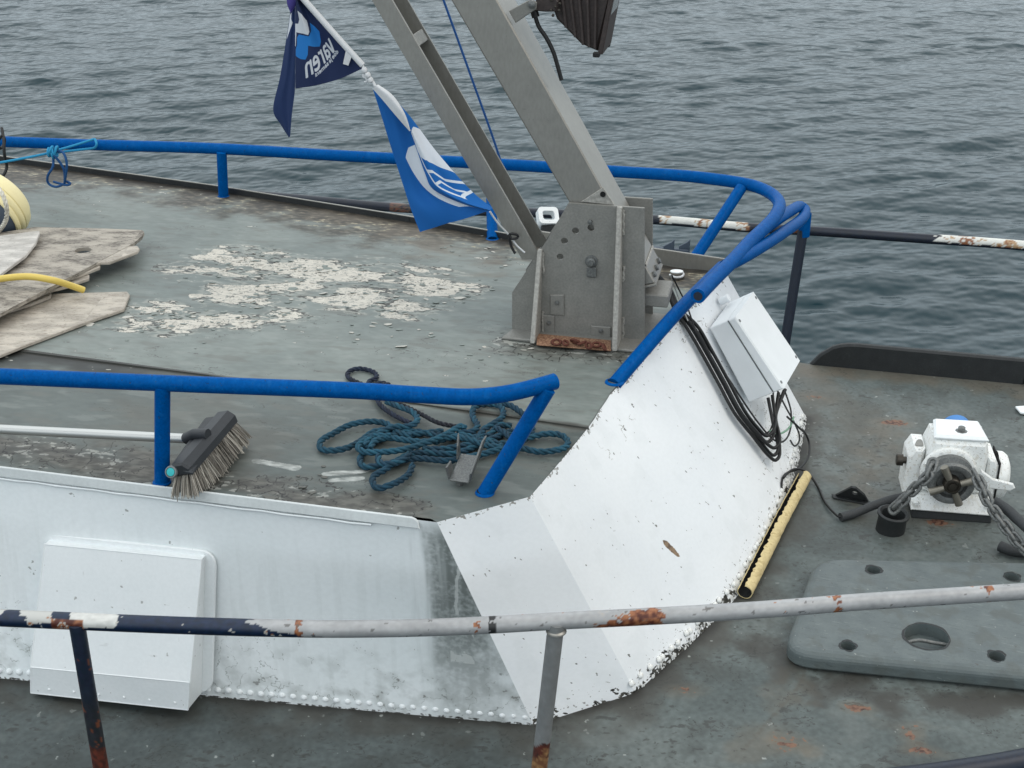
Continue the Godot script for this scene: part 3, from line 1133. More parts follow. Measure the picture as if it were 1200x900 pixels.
	for i in toe_pts.size() - 1:
		var p: Vector3 = toe_pts[i]
		var q: Vector3 = toe_pts[i + 1]
		toe.prism([p + Vector3(0, -0.03, 0), q + Vector3(0, -0.03, 0), q + Vector3(0, 0.04, 0), p + Vector3(0, 0.04, 0)], Vector3(-0.002, 0, -0.012) if i else Vector3(-0.001, 0, -0.0121), 0.002)
	obj("toe_plate", toe, M.black, b)
	var lip_line := MB.new()
	var lp := []
	for p in toe_pts:
		lp.append(p + Vector3(-0.001, 0.041, -0.006))
	lip_line.tube(lp, 0.0045, 6)
	obj("toe_lip", lip_line, M.mast, b)
	var lip := MB.new()
	lip.prism([Vector3(0.093, 1.7, -7.071) + Vector3(0.02, -0.02, 0), Vector3(1.102, 1.7, -6.606) + Vector3(0, -0.02, 0), Vector3(1.102, 1.7, -6.606) + Vector3(0, 0.085, 0), Vector3(0.093, 1.7, -7.071) + Vector3(0.02, 0.085, 0)], Vector3(-0.003, 0, -0.014), 0.003)
	obj("toe_plate", lip, M.mast, b)
	# black bulwark along the far side of the foredeck
	var bw := MB.new()
	var b0: Vector3 = Vector3(1.771, 0.8, -7.497) + Vector3(0, -0.025, 0.012)
	var b1: Vector3 = Vector3(2.981, 0.8, -7.206) + Vector3(0, -0.025, 0.012)
	var b2 := b1 + (b1 - b0) * 0.75 + Vector3(0, 0, 0.12)
	var hgt := Vector3(0, 0.18, 0)
	var run1 := (b1 - b0).normalized()
	bw.prism([b0, b1, b1 + hgt, b0 + run1 * 0.3 + hgt, b0 + run1 * 0.235 + hgt * 0.985, b0 + run1 * 0.185 + hgt * 0.93, b0 + run1 * 0.14 + hgt * 0.83, b0 + run1 * 0.07 + hgt * 0.52], Vector3(0.01, 0, -0.045), 0.012)
	obj("bulwark", bw, M.black, b)
	var bw2 := MB.new()
	bw2.prism([b1 + run1 * 0.002, b2, b2 + hgt, b1 + run1 * 0.002 + hgt], Vector3(0.01, 0, -0.045), 0.012)
	obj("bulwark", bw2, M.black, b)


# ---------------------------------------------------------------- rails
func pipe(t: Node3D, called: String, pts: Array, r: float, m: Material, step := 0.03, sides := 20) -> MeshInstance3D:
	var s := MB.new()
	s.tube(curve(pts, step), r, sides)
	return obj(called, s, m, t)


func weld(t: Node3D, at: Vector3, y: Vector3, r: float, m: Material) -> void:
	var s := MB.new()
	s.lathe(frame(at, y), [Vector2(r, 0), Vector2(r + 0.007, 0.002), Vector2(r + 0.006, 0.007), Vector2(r - 0.001, 0.012)], 20)
	obj("weld", s, m, t)


func near_guard_rail() -> void:
	var t := thing("blue_guard_rail", "blue pipe guard rail along the near edge of the deckhouse, above the broom", "railing")
	var first: Vector3 = Vector3(-1.838, 2.113, -4.455)
	var second: Vector3 = Vector3(-1.243, 2.113, -4.397)
	pipe(t, "top_rail", [first + (first - second) * 4.0, first] + [Vector3(-1.243, 2.113, -4.397), Vector3(-0.539, 2.113, -4.333), Vector3(-0.298, 2.113, -4.298), Vector3(-0.134, 2.113, -4.284), Vector3(0, 2.113, -4.319), Vector3(0.152, 2.113, -4.411)], 0.03, M.blue)
	var foot: Vector3 = Vector3(-1.291, 1.7, -4.411)
	pipe(t, "post", [foot, Vector3(-1.241, 2.113, -4.39) - Vector3(0, 0.01, 0)], 0.028, M.blue)
	weld(t, foot, Vector3.UP, 0.028, M.blue)
	var foot2 := foot + (first - second) * 2.6
	pipe(t, "post", [foot2, foot2 + Vector3(0, 0.413 - 0.02, 0)], 0.028, M.blue)
	var s0: Vector3 = Vector3(-0.099, 1.7, -4.335)
	var s1: Vector3 = Vector3(0.127, 2.113, -4.375) - Vector3(0, 0.012, 0)
	pipe(t, "slanted_post", [s0, s1], 0.029, M.blue)
	var pad := MB.new()
	pad.lathe(frame(s0 + Vector3(0, 0.001, 0), Vector3.UP), [Vector2(0.036, 0), Vector2(0.035, 0.004), Vector2(0.029, 0.009)], 20)
	obj("weld", pad, M.blue, t)


func far_guard_rail() -> void:
	var t := thing("blue_guard_rail", "long blue pipe guard rail along the far deckhouse edge, bending round at the bow", "railing")
	var pts: Array = [Vector3(-3.095, 2, -8.098), Vector3(-2.559, 2, -8.03), Vector3(-1.774, 2, -7.943), Vector3(-0.996, 2, -7.784), Vector3(-0.294, 2, -7.649), Vector3(0.097, 2, -7.569), Vector3(0.575, 2, -7.457), Vector3(0.949, 2, -7.373), Vector3(1.151, 2, -7.29), Vector3(1.301, 2, -7.193), Vector3(1.379, 2, -7.052), Vector3(1.397, 2, -6.871), Vector3(1.344, 2, -6.669), Vector3(1.246, 2, -6.452), Vector3(1.154, 2, -6.271), Vector3(1.033, 2, -6.004), Vector3(0.912, 2, -5.756), Vector3(0.808, 2, -5.535)]
	var p0: Vector3 = pts[0]
	pts.push_front(p0 + (p0 - pts[1]) * 6.0)
	pipe(t, "top_rail", pts, 0.033, M.blue)
	var hole := MB.new()
	var e: Vector3 = pts[-1]
	var d: Vector3 = (e - pts[-2]).normalized()
	hole.tube([e + d * 0.0015, e + d * 0.003], 0.02, 16)
	obj("open_end", hole, M.navy, t)
	for q in [[Vector3(-1.741, 1.7, -7.944), Vector3(-1.719, 2, -7.905)], [Vector3(-0.108, 1.7, -7.156), Vector3(-0.122, 2, -7.595)]]:
		pipe(t, "post", [q[0], q[1] - Vector3(0, 0.01, 0)], 0.03, M.blue)
		weld(t, q[0], Vector3.UP, 0.03, M.blue)
	var fl := Vector3(-4.6, DECK, -8.9)
	pipe(t, "post", [fl, fl + Vector3(0, 0.300 - 0.02, 0)], 0.03, M.blue)
	pipe(t, "slanted_post", [Vector3(0.956, 1.7, -6.812), Vector3(1.249, 2, -7.193) - Vector3(0, 0.015, 0)], 0.031, M.blue)
	var a: Vector3 = Vector3(0.437, 1.7, -5.275)
	pipe(t, "slanted_post", [a, Vector3(0.724, 1.86, -5.654), Vector3(1.011, 1.891, -6.197)], 0.031, M.blue)
	var pad := MB.new()
	pad.lathe(frame(a + Vector3(0, 0.008, 0), Vector3.UP), [Vector2(0.042, 0), Vector2(0.041, 0.003), Vector2(0.03, 0.008)], 20)
	obj("weld", pad, M.blue, t)
	# hairpin of pipe that reaches out to the bow rail
	var hp: Array = [Vector3(1.156, 1.951, -6.362), Vector3(1.22, 1.967, -6.458), Vector3(1.376, 1.932, -6.795), Vector3(1.537, 1.877, -7.155), Vector3(1.61, 1.837, -7.325), Vector3(1.634, 1.82, -7.317), Vector3(1.583, 1.83, -7.134), Vector3(1.433, 1.887, -6.774), Vector3(1.247, 1.944, -6.381), Vector3(1.075, 1.981, -6.068), Vector3(0.981, 1.997, -5.921)]
	pipe(t, "hairpin_rail", hp, 0.031, M.blue, 0.015)
	var tab := MB.new()
	var c: Vector3 = Vector3(1.642, 1.734, -7.321)
	tab.box(Transform3D(Basis(Vector3.UP, 0.4), c), Vector3(0.045, 0.15, 0.05), 0.006)
	obj("end_bracket", tab, M.blue, t)
	var bolt := MB.new()
	bolt.lathe(frame(c + Vector3(-0.05, -0.03, 0.02), Vector3(-1, 0.2, 0.6)), [Vector2(0.016, 0), Vector2(0.016, 0.02), Vector2(0, 0.022)], 6)
	obj("bolt", bolt, M.rust, t)


func peeled(s: MB, f: Callable) -> void:
	s.c.resize(s.v.size())
	for i in s.v.size():
		s.c[i] = (f.call(s.v[i], s.n[i]) as Color).srgb_to_linear()


func quay_side_rail() -> void:
	var t := thing("pipe_railing", "nearest pipe railing, navy on the left and peeled to silver and rust on the right", "railing")
	var nz := noise(61, 7.0, 5)
	var nf := noise(62, 45.0, 3)
	var pts: Array = [Vector3(-1.739, 1.48, -3.868), Vector3(-1.473, 1.48, -3.848), Vector3(-1.15, 1.48, -3.826), Vector3(-0.802, 1.48, -3.808), Vector3(-0.572, 1.48, -3.803), Vector3(-0.287, 1.48, -3.811), Vector3(-0.058, 1.48, -3.828), Vector3(0.144, 1.48, -3.848), Vector3(0.509, 1.48, -3.88), Vector3(0.878, 1.48, -3.919), Vector3(1.18, 1.48, -3.96), Vector3(1.485, 1.48, -3.994), Vector3(1.794, 1.48, -4.028)]
	pts.push_front(pts[0] + (pts[0] - pts[1]) * 9.0)
	pts.append(pts[-1] + (pts[-1] - pts[-2]) * 2.2)
	var s := MB.new()
	s.tube(curve(pts, 0.0065), 0.0295, 36)
	var x_a: float = -1.553
	var x_b: float = -1.490
	var x_c: float = -1.343
	var x_d: float = -0.797
	var x_r0: float = 0.260
	var x_r1: float = 0.509
	var x_band: float = -0.066
	var spots: Array = [-0.711, 1.119, 1.663, -0.115]
	var look := func(p: Vector3, n: Vector3):
		var k := nz.get_noise_3d(p.x * 0.8, p.y * 1.6, p.z * 1.6)
		var q := nf.get_noise_3d(p.x * 0.7, p.y, p.z)
		var rust := rgb(78, 38, 28).lerp(rgb(150, 98, 66), clampf(0.5 + q * 1.6, 0, 1))
		var navy := rgb(20, 34, 58) * (1.0 + q * 0.3)
		var silver := rgb(158, 159, 160) * (1.0 + q * 0.08 + k * 0.1)
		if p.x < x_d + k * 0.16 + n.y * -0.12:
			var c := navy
			if p.x > x_b and p.x < x_c + k * 0.07 and n.y + k * 0.6 > 0.12:
				c = rgb(196, 196, 192) * (1.0 + q * 0.1)
			if p.x > x_a and p.x < x_b + 0.05 and n.y * 0.3 + k * 1.3 > -0.1 and n.y < 0.75:
				c = rust
			if p.x < x_a and n.y + k * 1.2 > 0.62:
				c = rgb(182, 182, 178)
			if k + q * 0.5 > 0.66:
				c = rust
			elif k + q * 0.5 > 0.58:
				c = rgb(176, 174, 168)
			return c
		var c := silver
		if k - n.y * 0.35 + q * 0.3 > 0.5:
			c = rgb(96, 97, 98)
		for sx in spots:
			if absf(p.x - sx) < 0.009 + k * 0.02 and k + q > 0.1:
				c = rust
		var rr := smoothstep(x_r0 - 0.02, x_r0 + 0.1, p.x) * smoothstep(x_r1 + 0.04, x_r1 - 0.02, p.x)
		if rr > 0 and k * 1.1 + q * 0.5 + rr * 0.4 + (n.z * 0.18) - 0.52 + smoothstep(x_r0, x_r1, p.x) * 0.25 > 0:
			c = rust
		elif rr > 0:
			c = c.lerp(rgb(164, 134, 100), clampf(k * 1.6 + q + 0.1, 0, 0.8) * rr)
		if absf(p.x - x_band) < 0.012 and q + k > -0.25:
			c = rgb(44, 44, 46)
		if k + q * 0.7 > 0.72:
			c = rust
		if nz.get_noise_3d(p.x * 2.5 + 9, p.y * 3, p.z * 3) + q * 0.8 > 0.66:
			c = c.lerp(rgb(84, 82, 80), 0.7)
		return c
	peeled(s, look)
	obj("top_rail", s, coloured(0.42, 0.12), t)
	# posts down to the deck edge
	var p0: Vector3 = Vector3(-1.468, 1.48, -3.833)
	var s0 := MB.new()
	s0.tube(curve([p0, Vector3(p0.x + 0.003, LOW, p0.z)], 0.01), 0.027, 24)
	var navy_post := func(p: Vector3, n: Vector3):
		var k := nz.get_noise_3d(p.x * 1.6, p.y * 1.2, p.z * 1.6)
		var q := nf.get_noise_3d(p.x, p.y * 0.7, p.z)
		var c := rgb(22, 32, 50).lerp(rgb(36, 38, 42), smoothstep(1.3, 1.05, p.y)) * (1.0 + q * 0.3)
		if p.y + k * 0.1 < 0.97:
			c = rgb(98, 48, 34).lerp(rgb(60, 32, 26), clampf(0.5 + q * 2, 0, 1))
		elif k + q * 0.5 > 0.42:
			c = rgb(104, 60, 42)
		return c
	peeled(s0, navy_post)
	obj("post", s0, coloured(0.5), t)
	var m0: Vector3 = Vector3(0.15, 1.48, -3.838)
	var m1: Vector3 = Vector3(0.097, 0.86, -3.835)
	var s1 := MB.new()
	s1.tube(curve([m0, m0 + (m1 - m0) * 1.12], 0.01), 0.0285, 24)
	var grey_post := func(p: Vector3, n: Vector3):
		var k := nz.get_noise_3d(p.x * 1.6, p.y * 1.2, p.z * 1.6)
		var q := nf.get_noise_3d(p.x, p.y * 0.7, p.z)
		var c := rgb(116, 118, 118) * (1.0 + q * 0.08 + k * 0.08)
		if p.y + k * 0.07 + absf(n.x) * 0.03 < 1.0:
			c = rgb(84, 42, 30).lerp(rgb(44, 28, 26), clampf(0.5 + q * 2 + k, 0, 1))
			if p.y + k * 0.1 < 0.93:
				c = rgb(146, 112, 74).lerp(rgb(104, 70, 48), clampf(0.5 + q * 2, 0, 1))
		return c
	peeled(s1, grey_post)
	obj("post", s1, coloured(0.55), t)
	var m2: Vector3 = pts[-1]
	var s2 := MB.new()
	s2.tube(curve([m2, Vector3(m2.x, LOW, m2.z)], 0.01), 0.0285, 24)
	peeled(s2, grey_post)
	obj("post", s2, coloured(0.55), t)
	weld(t, m0 - Vector3(0, 0.036, 0), Vector3.UP, 0.0285, M.mast)


func bow_rail() -> void:
	var t := thing("bow_rail", "farthest pipe rail over the water, navy with white and rusty lengths", "railing")
	var nz := noise(66, 6.0, 4)
	var nf := noise(67, 40.0, 3)
	var pts: Array = [Vector3(-1.335, 1.6, -8.231), Vector3(-0.611, 1.6, -8.031), Vector3(0.207, 1.6, -7.938), Vector3(0.892, 1.6, -7.806), Vector3(1.381, 1.6, -7.67), Vector3(1.745, 1.6, -7.607), Vector3(2.333, 1.6, -7.477), Vector3(2.902, 1.6, -7.344)]
	pts.push_front(pts[0] + (pts[0] - pts[1]) * 4.0)
	pts.append(Vector3(4.0, 1.600, -6.95))
	var s := MB.new()
	s.tube(curve(pts, 0.012), 0.0285, 24)
	var x_a: float = 0.877
	var x_b: float = 1.387
	var x_c: float = 2.438
	var x_d: float = -0.744
	var x_e: float = -0.553
	var x_f: float = 2.585
	var look := func(p: Vector3, n: Vector3):
		var k := nz.get_noise_3d(p.x, p.y, p.z)
		var q := nf.get_noise_3d(p.x * 0.7, p.y, p.z)
		var c := rgb(17, 26, 40) * (1.0 + q * 0.25)
		if (p.x > x_a and p.x < x_b or p.x > x_c + k * 0.1) and n.y + k * 0.3 > -0.25:
			c = rgb(208, 208, 202) * (1.0 + q * 0.06)
			if k + q * 0.6 > 0.28:
				c = rgb(168, 140, 108)
			if k + q > 0.55 or absf(p.x - x_f) < 0.05 and q + k > 0.1:
				c = rgb(132, 86, 58)
		if p.x > x_d and p.x < x_e and k + q > -0.2:
			c = rgb(122, 66, 46).lerp(rgb(78, 62, 52), clampf(0.5 + q * 2, 0, 1))
		return c
	peeled(s, look)
	obj("top_rail", s, coloured(0.4), t)
	var top: Vector3 = Vector3(1.637, 1.697, -7.326)
	var low := Vector3(top.x - 0.08, LOW, top.z + 0.1)
	pipe(t, "post", [top, low], 0.029, M.navy)
	for p in [Vector3(-1.9, 1.600, -8.44), Vector3(3.7, 1.600, -7.05)]:
		pipe(t, "post", [p, Vector3(p.x, LOW, p.z)], 0.028, M.navy)


# ---------------------------------------------------------------- mast foot and mast
func tabernacle() -> void:
	var t := thing("mast_tabernacle", "grey steel cheek plates with bolt holes that hold the mast foot", "mast foot")
	var a: Vector3 = Vector3(0.978, 0, 0.208)
	var b: Vector3 = Vector3(0.208, 0, -0.978)
	var base := MB.new()
	base.prism([Vector3(-0.047, 1.707, -5.74), Vector3(0.616, 1.707, -5.566), Vector3(0.77, 1.707, -6.008), Vector3(0.166, 1.707, -6.184)], Vector3(0, 0.014, 0), 0.004)
	obj("base_plate", base, M.plate, t)
	# near cheek, drilled
	var cheek := CSGPolygon3D.new()
	var outline: Array = [Vector3(0, 1.704, -5.837), Vector3(0, 1.899, -5.837), Vector3(0.119, 2.102, -5.812), Vector3(0.153, 2.157, -5.805), Vector3(0.248, 2.341, -5.784), Vector3(0.576, 2.34, -5.715), Vector3(0.604, 1.704, -5.709)]
	var o0: Vector3 = Vector3(0, 1.7, -5.837)
	var flat := PackedVector2Array()
	for p in outline:
		flat.append(Vector2((p - o0).dot(a), p.y - o0.y))
	cheek.polygon = flat
	cheek.depth = 0.016
	cheek.transform = Transform3D(Basis(a, Vector3.UP, -b), o0)
	cheek.name = "cheek_plate"
	cheek.material_override = M.plate
	for p in [Vector3(0.282, 2.216, -5.777), Vector3(0.349, 2.235, -5.763), Vector3(0.234, 2.165, -5.787), Vector3(0.216, 2.089, -5.791)]:
		var c := CSGCylinder3D.new()
		c.radius = 0.0155
		c.height = 0.08
		c.sides = 20
		c.operation = CSGShape3D.OPERATION_SUBTRACTION
		c.transform = Transform3D(Basis(Vector3.RIGHT, PI / 2), Vector3((p - o0).dot(a), p.y - o0.y, 0))
		c.name = "hole"
		cheek.add_child(c, true)
	t.add_child(cheek, true)
	var far := MB.new()
	far.prism([Vector3(0, 1.704, -5.837), Vector3(0, 1.899, -5.837), Vector3(0.153, 2.157, -5.805), Vector3(0.249, 2.287, -5.784), Vector3(0.578, 2.286, -5.714), Vector3(0.604, 1.704, -5.709)].map(func(p): return p + b * 0.315), b * 0.016, 0.002)
	obj("cheek_plate", far, M.plate, t)
	# fins that brace the near cheek, thin edge towards the quay
	var foot_r: Vector3 = Vector3(0.445, 1.72, -5.584)
	var top_r: Vector3 = Vector3(0.456, 2.342, -5.72)
	var back_r := foot_r + b * ((Vector3(0, 1.7, -5.837) - foot_r).dot(b) - 0.001)
	var back_t := top_r + b * 0.019
	var fin := MB.new()
	fin.prism([foot_r, back_r, back_t, top_r], a * 0.024, 0.003)
	obj("brace_fin", fin, M.edge, t)
	var foot_l: Vector3 = Vector3(0.081, 1.72, -5.671)
	var top_l: Vector3 = Vector3(0.113, 2.121, -5.793)
	var back_l := foot_l + b * ((Vector3(0, 1.7, -5.837) - foot_l).dot(b) - 0.001)
	var fin2 := MB.new()
	fin2.prism([foot_l, back_l, top_l + b * 0.019, top_l], a * 0.022, 0.003)
	obj("brace_fin", fin2, M.edge, t)
	# weld beads beside the fins
	var rng := RandomNumberGenerator.new()
	rng.seed = 9
	for run in [[Vector3(0.487, 2.327, -5.731), Vector3(0.491, 2.214, -5.73)], [Vector3(0.496, 2.067, -5.729), Vector3(0.498, 1.994, -5.728)], [Vector3(0.504, 1.822, -5.727), Vector3(0.505, 1.721, -5.727)], [Vector3(0.138, 2.104, -5.805), Vector3(0.141, 2.007, -5.804)], [Vector3(0.141, 1.82, -5.804), Vector3(0.142, 1.705, -5.804)]]:
		var bead := MB.new()
		var pts := []
		for k in 12:
			pts.append(run[0].lerp(run[1], k / 11.0) + Vector3(rng.randf() - 0.5, 0, 0) * 0.006)
		bead.tube(pts, 0.007, 6)
		obj("weld_bead", bead, M.edge, t)
	# pivot bolt with its lock tab
	var c0: Vector3 = Vector3(0.355, 2.079, -5.762)
	var bolt := MB.new()
	bolt.lathe(frame(c0, -b), [Vector2(0.029, 0), Vector2(0.029, 0.006), Vector2(0.021, 0.007), Vector2(0.021, 0.022), Vector2(0.013, 0.025), Vector2(0.013, 0.034), Vector2(0, 0.035)], 18)
	obj("pivot_bolt", bolt, M.galvanised, t)
	var lock := MB.new()
	lock.box(Transform3D(Basis(a, Vector3.UP, -b), Vector3(0.358, 2.031, -5.761) - b * 0.008), Vector3(0.042, 0.05, 0.016), 0.005)
	obj("lock_tab", lock, M.galvanised, t)
	var stud: Vector3 = Vector3(0.345, 2.264, -5.764)
	var st := MB.new()
	st.lathe(frame(stud, -b), [Vector2(0.01, 0), Vector2(0.01, 0.014), Vector2(0, 0.016)], 10)
	obj("stud", st, M.galvanised, t)
	for tab in [[Vector3(0.175, 1.905, -5.8), Vector3(0.236, 1.91, -5.787), Vector3(0.24, 1.81, -5.786), Vector3(0.176, 1.809, -5.8)], [Vector3(0.145, 1.802, -5.806), Vector3(0.195, 1.804, -5.796), Vector3(0.196, 1.711, -5.795), Vector3(0.148, 1.709, -5.806)], [Vector3(0.362, 1.77, -5.76), Vector3(0.45, 1.77, -5.741), Vector3(0.452, 1.707, -5.741), Vector3(0.362, 1.707, -5.76)]]:
		var tb := MB.new()
		tb.prism(MB.inset(tab, -0.001), -b * 0.009, 0.0035)
		var tab_o := obj("small_tab", tb, M.plate, t)
		var mid: Vector3 = (tab[0] + tab[1] + tab[2] + tab[3]) / 4 + Vector3(0, 0.012, 0)
		var n2 := MB.new()
		n2.lathe(frame(mid - b * 0.008, -b), [Vector2(0.0105, 0), Vector2(0.0105, 0.008), Vector2(0, 0.01)], 8)
		obj("bolt", n2, M.galvanised, tab_o)
	# rusty pan between the fins with a scrap of rusted chain
	var pan := MB.new()
	pan.prism([Vector3(0.111, 1.721, -5.639), Vector3(0.441, 1.721, -5.572), Vector3(0.448, 1.721, -5.688), Vector3(0.113, 1.721, -5.767)], Vector3(0, 0.006, 0), 0.002)
	obj("rusty_pan", pan, M.rust_pale, t)
	var at: Array = [Vector3(0.199, 1.745, -5.622), Vector3(0.24, 1.745, -5.613), Vector3(0.283, 1.745, -5.632), Vector3(0.313, 1.745, -5.613), Vector3(0.342, 1.745, -5.584), Vector3(0.377, 1.745, -5.593), Vector3(0.409, 1.745, -5.565)]
	for k in at.size():
		var ring := TorusMesh.new()
		ring.inner_radius = 0.009
		ring.outer_radius = 0.022
		ring.rings = 14
		ring.ring_segments = 8
		var o := obj("rusty_link", ring, M.rust_dark, t)
		o.transform = Transform3D(Basis(Vector3.UP, k * 1.3) * Basis(Vector3.RIGHT, 0.5 if k % 2 else 1.0), at[k]).scaled_local(Vector3(1.25, 1, 0.8))


func mast() -> void:
	var a: Vector3 = Vector3(0.978, 0, 0.208)
	var b: Vector3 = Vector3(0.208, 0, -0.978)
	var t := thing("lowering_mast", "wide grey box beam of the mast, leaning aft from its foot", "mast")
	var beam := MB.new()
	beam.prism([Vector3(-0.539, 3.662, -5.982), Vector3(-0.335, 3.666, -5.939), Vector3(0.642, 1.985, -5.731), Vector3(0.489, 1.94, -5.764)], b * 0.262, 0.006)
	obj("box_beam", beam, M.mast, t)
	# triangular doubler near the cheek plate
	var tri := MB.new()
	tri.prism([Vector3(0.305, 2.345, -5.799), Vector3(0.4, 2.417, -5.779), Vector3(0.453, 2.339, -5.767)], -b * 0.008, 0.002)
	obj("doubler_plate", tri, M.edge, t)
	var hole := MB.new()
	var hp: Vector3 = Vector3(0.398, 2.387, -5.768)
	hole.lathe(frame(hp, -b), [Vector2(0.0125, 0.0), Vector2(0.0125, 0.0035), Vector2(0, 0.0035)], 14)
	obj("bolt_hole", hole, M.dark_gap, t)
	# end fittings at the mast's heel
	var heel: Array = [Vector3(0.642, 1.985, -5.731), Vector3(0.489, 1.94, -5.764)]
	var axis: Vector3 = (Vector3(0.642, 1.985, -5.731) - Vector3(-0.335, 3.666, -5.939)).normalized()
	var cap := MB.new()
	cap.prism([heel[0] - b * 0.008, heel[1] - b * 0.008, heel[1] + b * 0.27, heel[0] + b * 0.27], axis * 0.012, 0.003)
	obj("heel_plate", cap, M.plate, t)
	for k in 3:
		var p: Vector3 = heel[0] + b * (0.04 + 0.09 * k) - axis * 0.03
		var bo := MB.new()
		var nn := (axis.cross(b)).normalized()
		if nn.y < 0:
			nn = -nn
		bo.lathe(frame(p, nn), [Vector2(0.014, 0), Vector2(0.014, 0.012), Vector2(0, 0.014)], 8)
		obj("heel_bolt", bo, M.galvanised, t)
	var strip := MB.new()
	var n3: Vector3 = (axis.cross(b)).normalized()
	if n3.y < 0:
		n3 = -n3
	var s0: Vector3 = heel[0] - axis * 0.1
	strip.prism([s0, s0 + b * 0.262, s0 + b * 0.262 + axis * 0.012, s0 + axis * 0.012], n3 * 0.006, 0.002)
	obj("seam_strip", strip, M.edge, t)
	# dark slide block under the heel, between the cheeks
	var block := MB.new()
	var bl: Vector3 = Vector3(0.606, 1.892, -5.759)
	block.box(Transform3D(Basis(a, Vector3.UP, -b), bl + b * 0.1), Vector3(0.2, 0.06, 0.2), 0.006)
	obj("heel_block", block, M.plate, t)

	# the channel-section leg of the mast's A-frame
	var leg := thing("mast_strut", "narrow grey channel-section strut left of the wide mast beam", "mast leg")
	var fl: Array = [Vector3(-0.875, 3.656, -6.054), Vector3(-0.787, 3.658, -6.035), Vector3(0.137, 2.06, -5.839), Vector3(0.045, 2.052, -5.858)]
	var near := MB.new()
	near.prism(fl, b * 0.014, 0.002)
	obj("near_flange", near, M.mast, leg)
	var web := MB.new()
	var dir: Vector3 = ((fl[3] as Vector3) - fl[0]).normalized()
	var side: Vector3 = (fl[1] - fl[0])
	side = (side - dir * side.dot(dir)).normalized()
	web.prism([fl[0] + b * 0.0142, fl[3] + b * 0.0142, fl[3] + b * 0.176, fl[0] + b * 0.176], side * 0.009, 0.002)
	obj("web", web, M.mast, leg)
	var far := MB.new()
	far.prism(MB.move(fl, b * 0.1762), b * 0.014, 0.002)
	obj("far_flange", far, M.mast, leg)
	var lug := MB.new()
	var lp: Vector3 = Vector3(-0.48, 2.974, -5.97) + b * 0.09
	lug.box(Transform3D(Basis(side, -dir, b), lp + side * 0.035), Vector3(0.075, 0.055, 0.16), 0.003)
	obj("stiffener", lug, M.edge, leg)

	# floodlight on an arm from the beam
	var fd := thing("floodlight", "dark brown ribbed floodlight hanging off the mast at the top", "floodlight")
	var fp: Array = [Vector3(0.144, 3.289, -5.97), Vector3(0.164, 3.177, -5.966), Vector3(0.19, 3.106, -5.96), Vector3(0.297, 3.003, -5.938), Vector3(0.367, 2.976, -5.923), Vector3(0.421, 3.228, -5.911), Vector3(0.429, 3.298, -5.91)]
	var body := MB.new()
	body.prism(fp, b * 0.2, 0.01)
	var housing := obj("housing", body, M.brown, fd)
	var lines: Array = [[Vector3(0.195, 3.291, -5.955), Vector3(0.227, 3.073, -5.948)], [Vector3(0.23, 3.292, -5.948), Vector3(0.267, 3.035, -5.94)], [Vector3(0.269, 3.293, -5.939), Vector3(0.301, 3.003, -5.933)], [Vector3(0.309, 3.295, -5.931), Vector3(0.326, 2.994, -5.927)], [Vector3(0.348, 3.296, -5.923), Vector3(0.352, 2.987, -5.922)]]
	for l in lines:
		var rib := MB.new()
		rib.prism([l[0], l[1], l[1] + a * 0.012, l[0] + a * 0.012], -b * 0.014, 0.003)
		obj("cooling_rib", rib, M.brown, housing)
	var fr: Array = [Vector3(0.365, 2.968, -5.892), Vector3(0.423, 3.302, -5.88), Vector3(0.441, 3.303, -5.876), Vector3(0.387, 2.969, -5.888)]
	var rim := MB.new()
	rim.prism(fr, b * 0.26, 0.004)
	var ff := obj("front_frame", rim, M.brown, fd)
	var gl: Array = [Vector3(0.391, 2.999, -5.918), Vector3(0.444, 3.284, -5.906)]
	var pane := MB.new()
	pane.prism([gl[0], gl[1], gl[1] + b * 0.2, gl[0] + b * 0.2], a * 0.004)
	obj("lens", pane, M.lens, fd)
	for q in [Vector3(0.362, 2.968, -5.893), Vector3(0.42, 2.968, -6.116)]:
		var lt := MB.new()
		lt.box(Transform3D(Basis(a, Vector3.UP, -b), q), Vector3(0.03, 0.022, 0.022), 0.004)
		obj("latch", lt, M.rubber, ff)
	var arm := MB.new()
	arm.prism([Vector3(0.104, 3.26, -5.927), Vector3(0.154, 3.248, -5.917), Vector3(0.195, 3.186, -5.908), Vector3(0.188, 3.144, -5.91), Vector3(0.145, 3.142, -5.919), Vector3(0.098, 3.144, -5.929)], b * 0.05, 0.005)
	var mb := obj("mount_bracket", arm, M.brown, fd)
	var strap := MB.new()
	strap.prism([Vector3(-0.014, 3.147, -5.912), Vector3(0.079, 3.2, -5.892), Vector3(0.104, 3.186, -5.887), Vector3(0.101, 3.158, -5.887), Vector3(0.015, 3.098, -5.906)], b * 0.012, 0.003)
	obj("strap", strap, M.plate, fd)
	for q in [Vector3(0.084, 3.179, -5.887), Vector3(0.086, 3.179, -5.886)].slice(0, 1):
		var bo := MB.new()
		bo.lathe(frame(q, -b), [Vector2(0.017, 0), Vector2(0.017, 0.008), Vector2(0.01, 0.012), Vector2(0, 0.013)], 12)
		obj("bolt", bo, M.galvanised, fd)
	for q in [Vector3(0.166, 3.193, -5.909), Vector3(0.184, 3.166, -5.905), Vector3(0.166, 3.151, -5.909), Vector3(0.202, 3.18, -5.902), Vector3(0.199, 3.152, -5.902), Vector3(0.174, 3.13, -5.908)]:
		var rv := MB.new()
		rv.lathe(frame(q, -b), [Vector2(0.007, 0), Vector2(0.006, 0.005), Vector2(0, 0.007)], 8)
		obj("rivet", rv, M.dark_steel, mb)
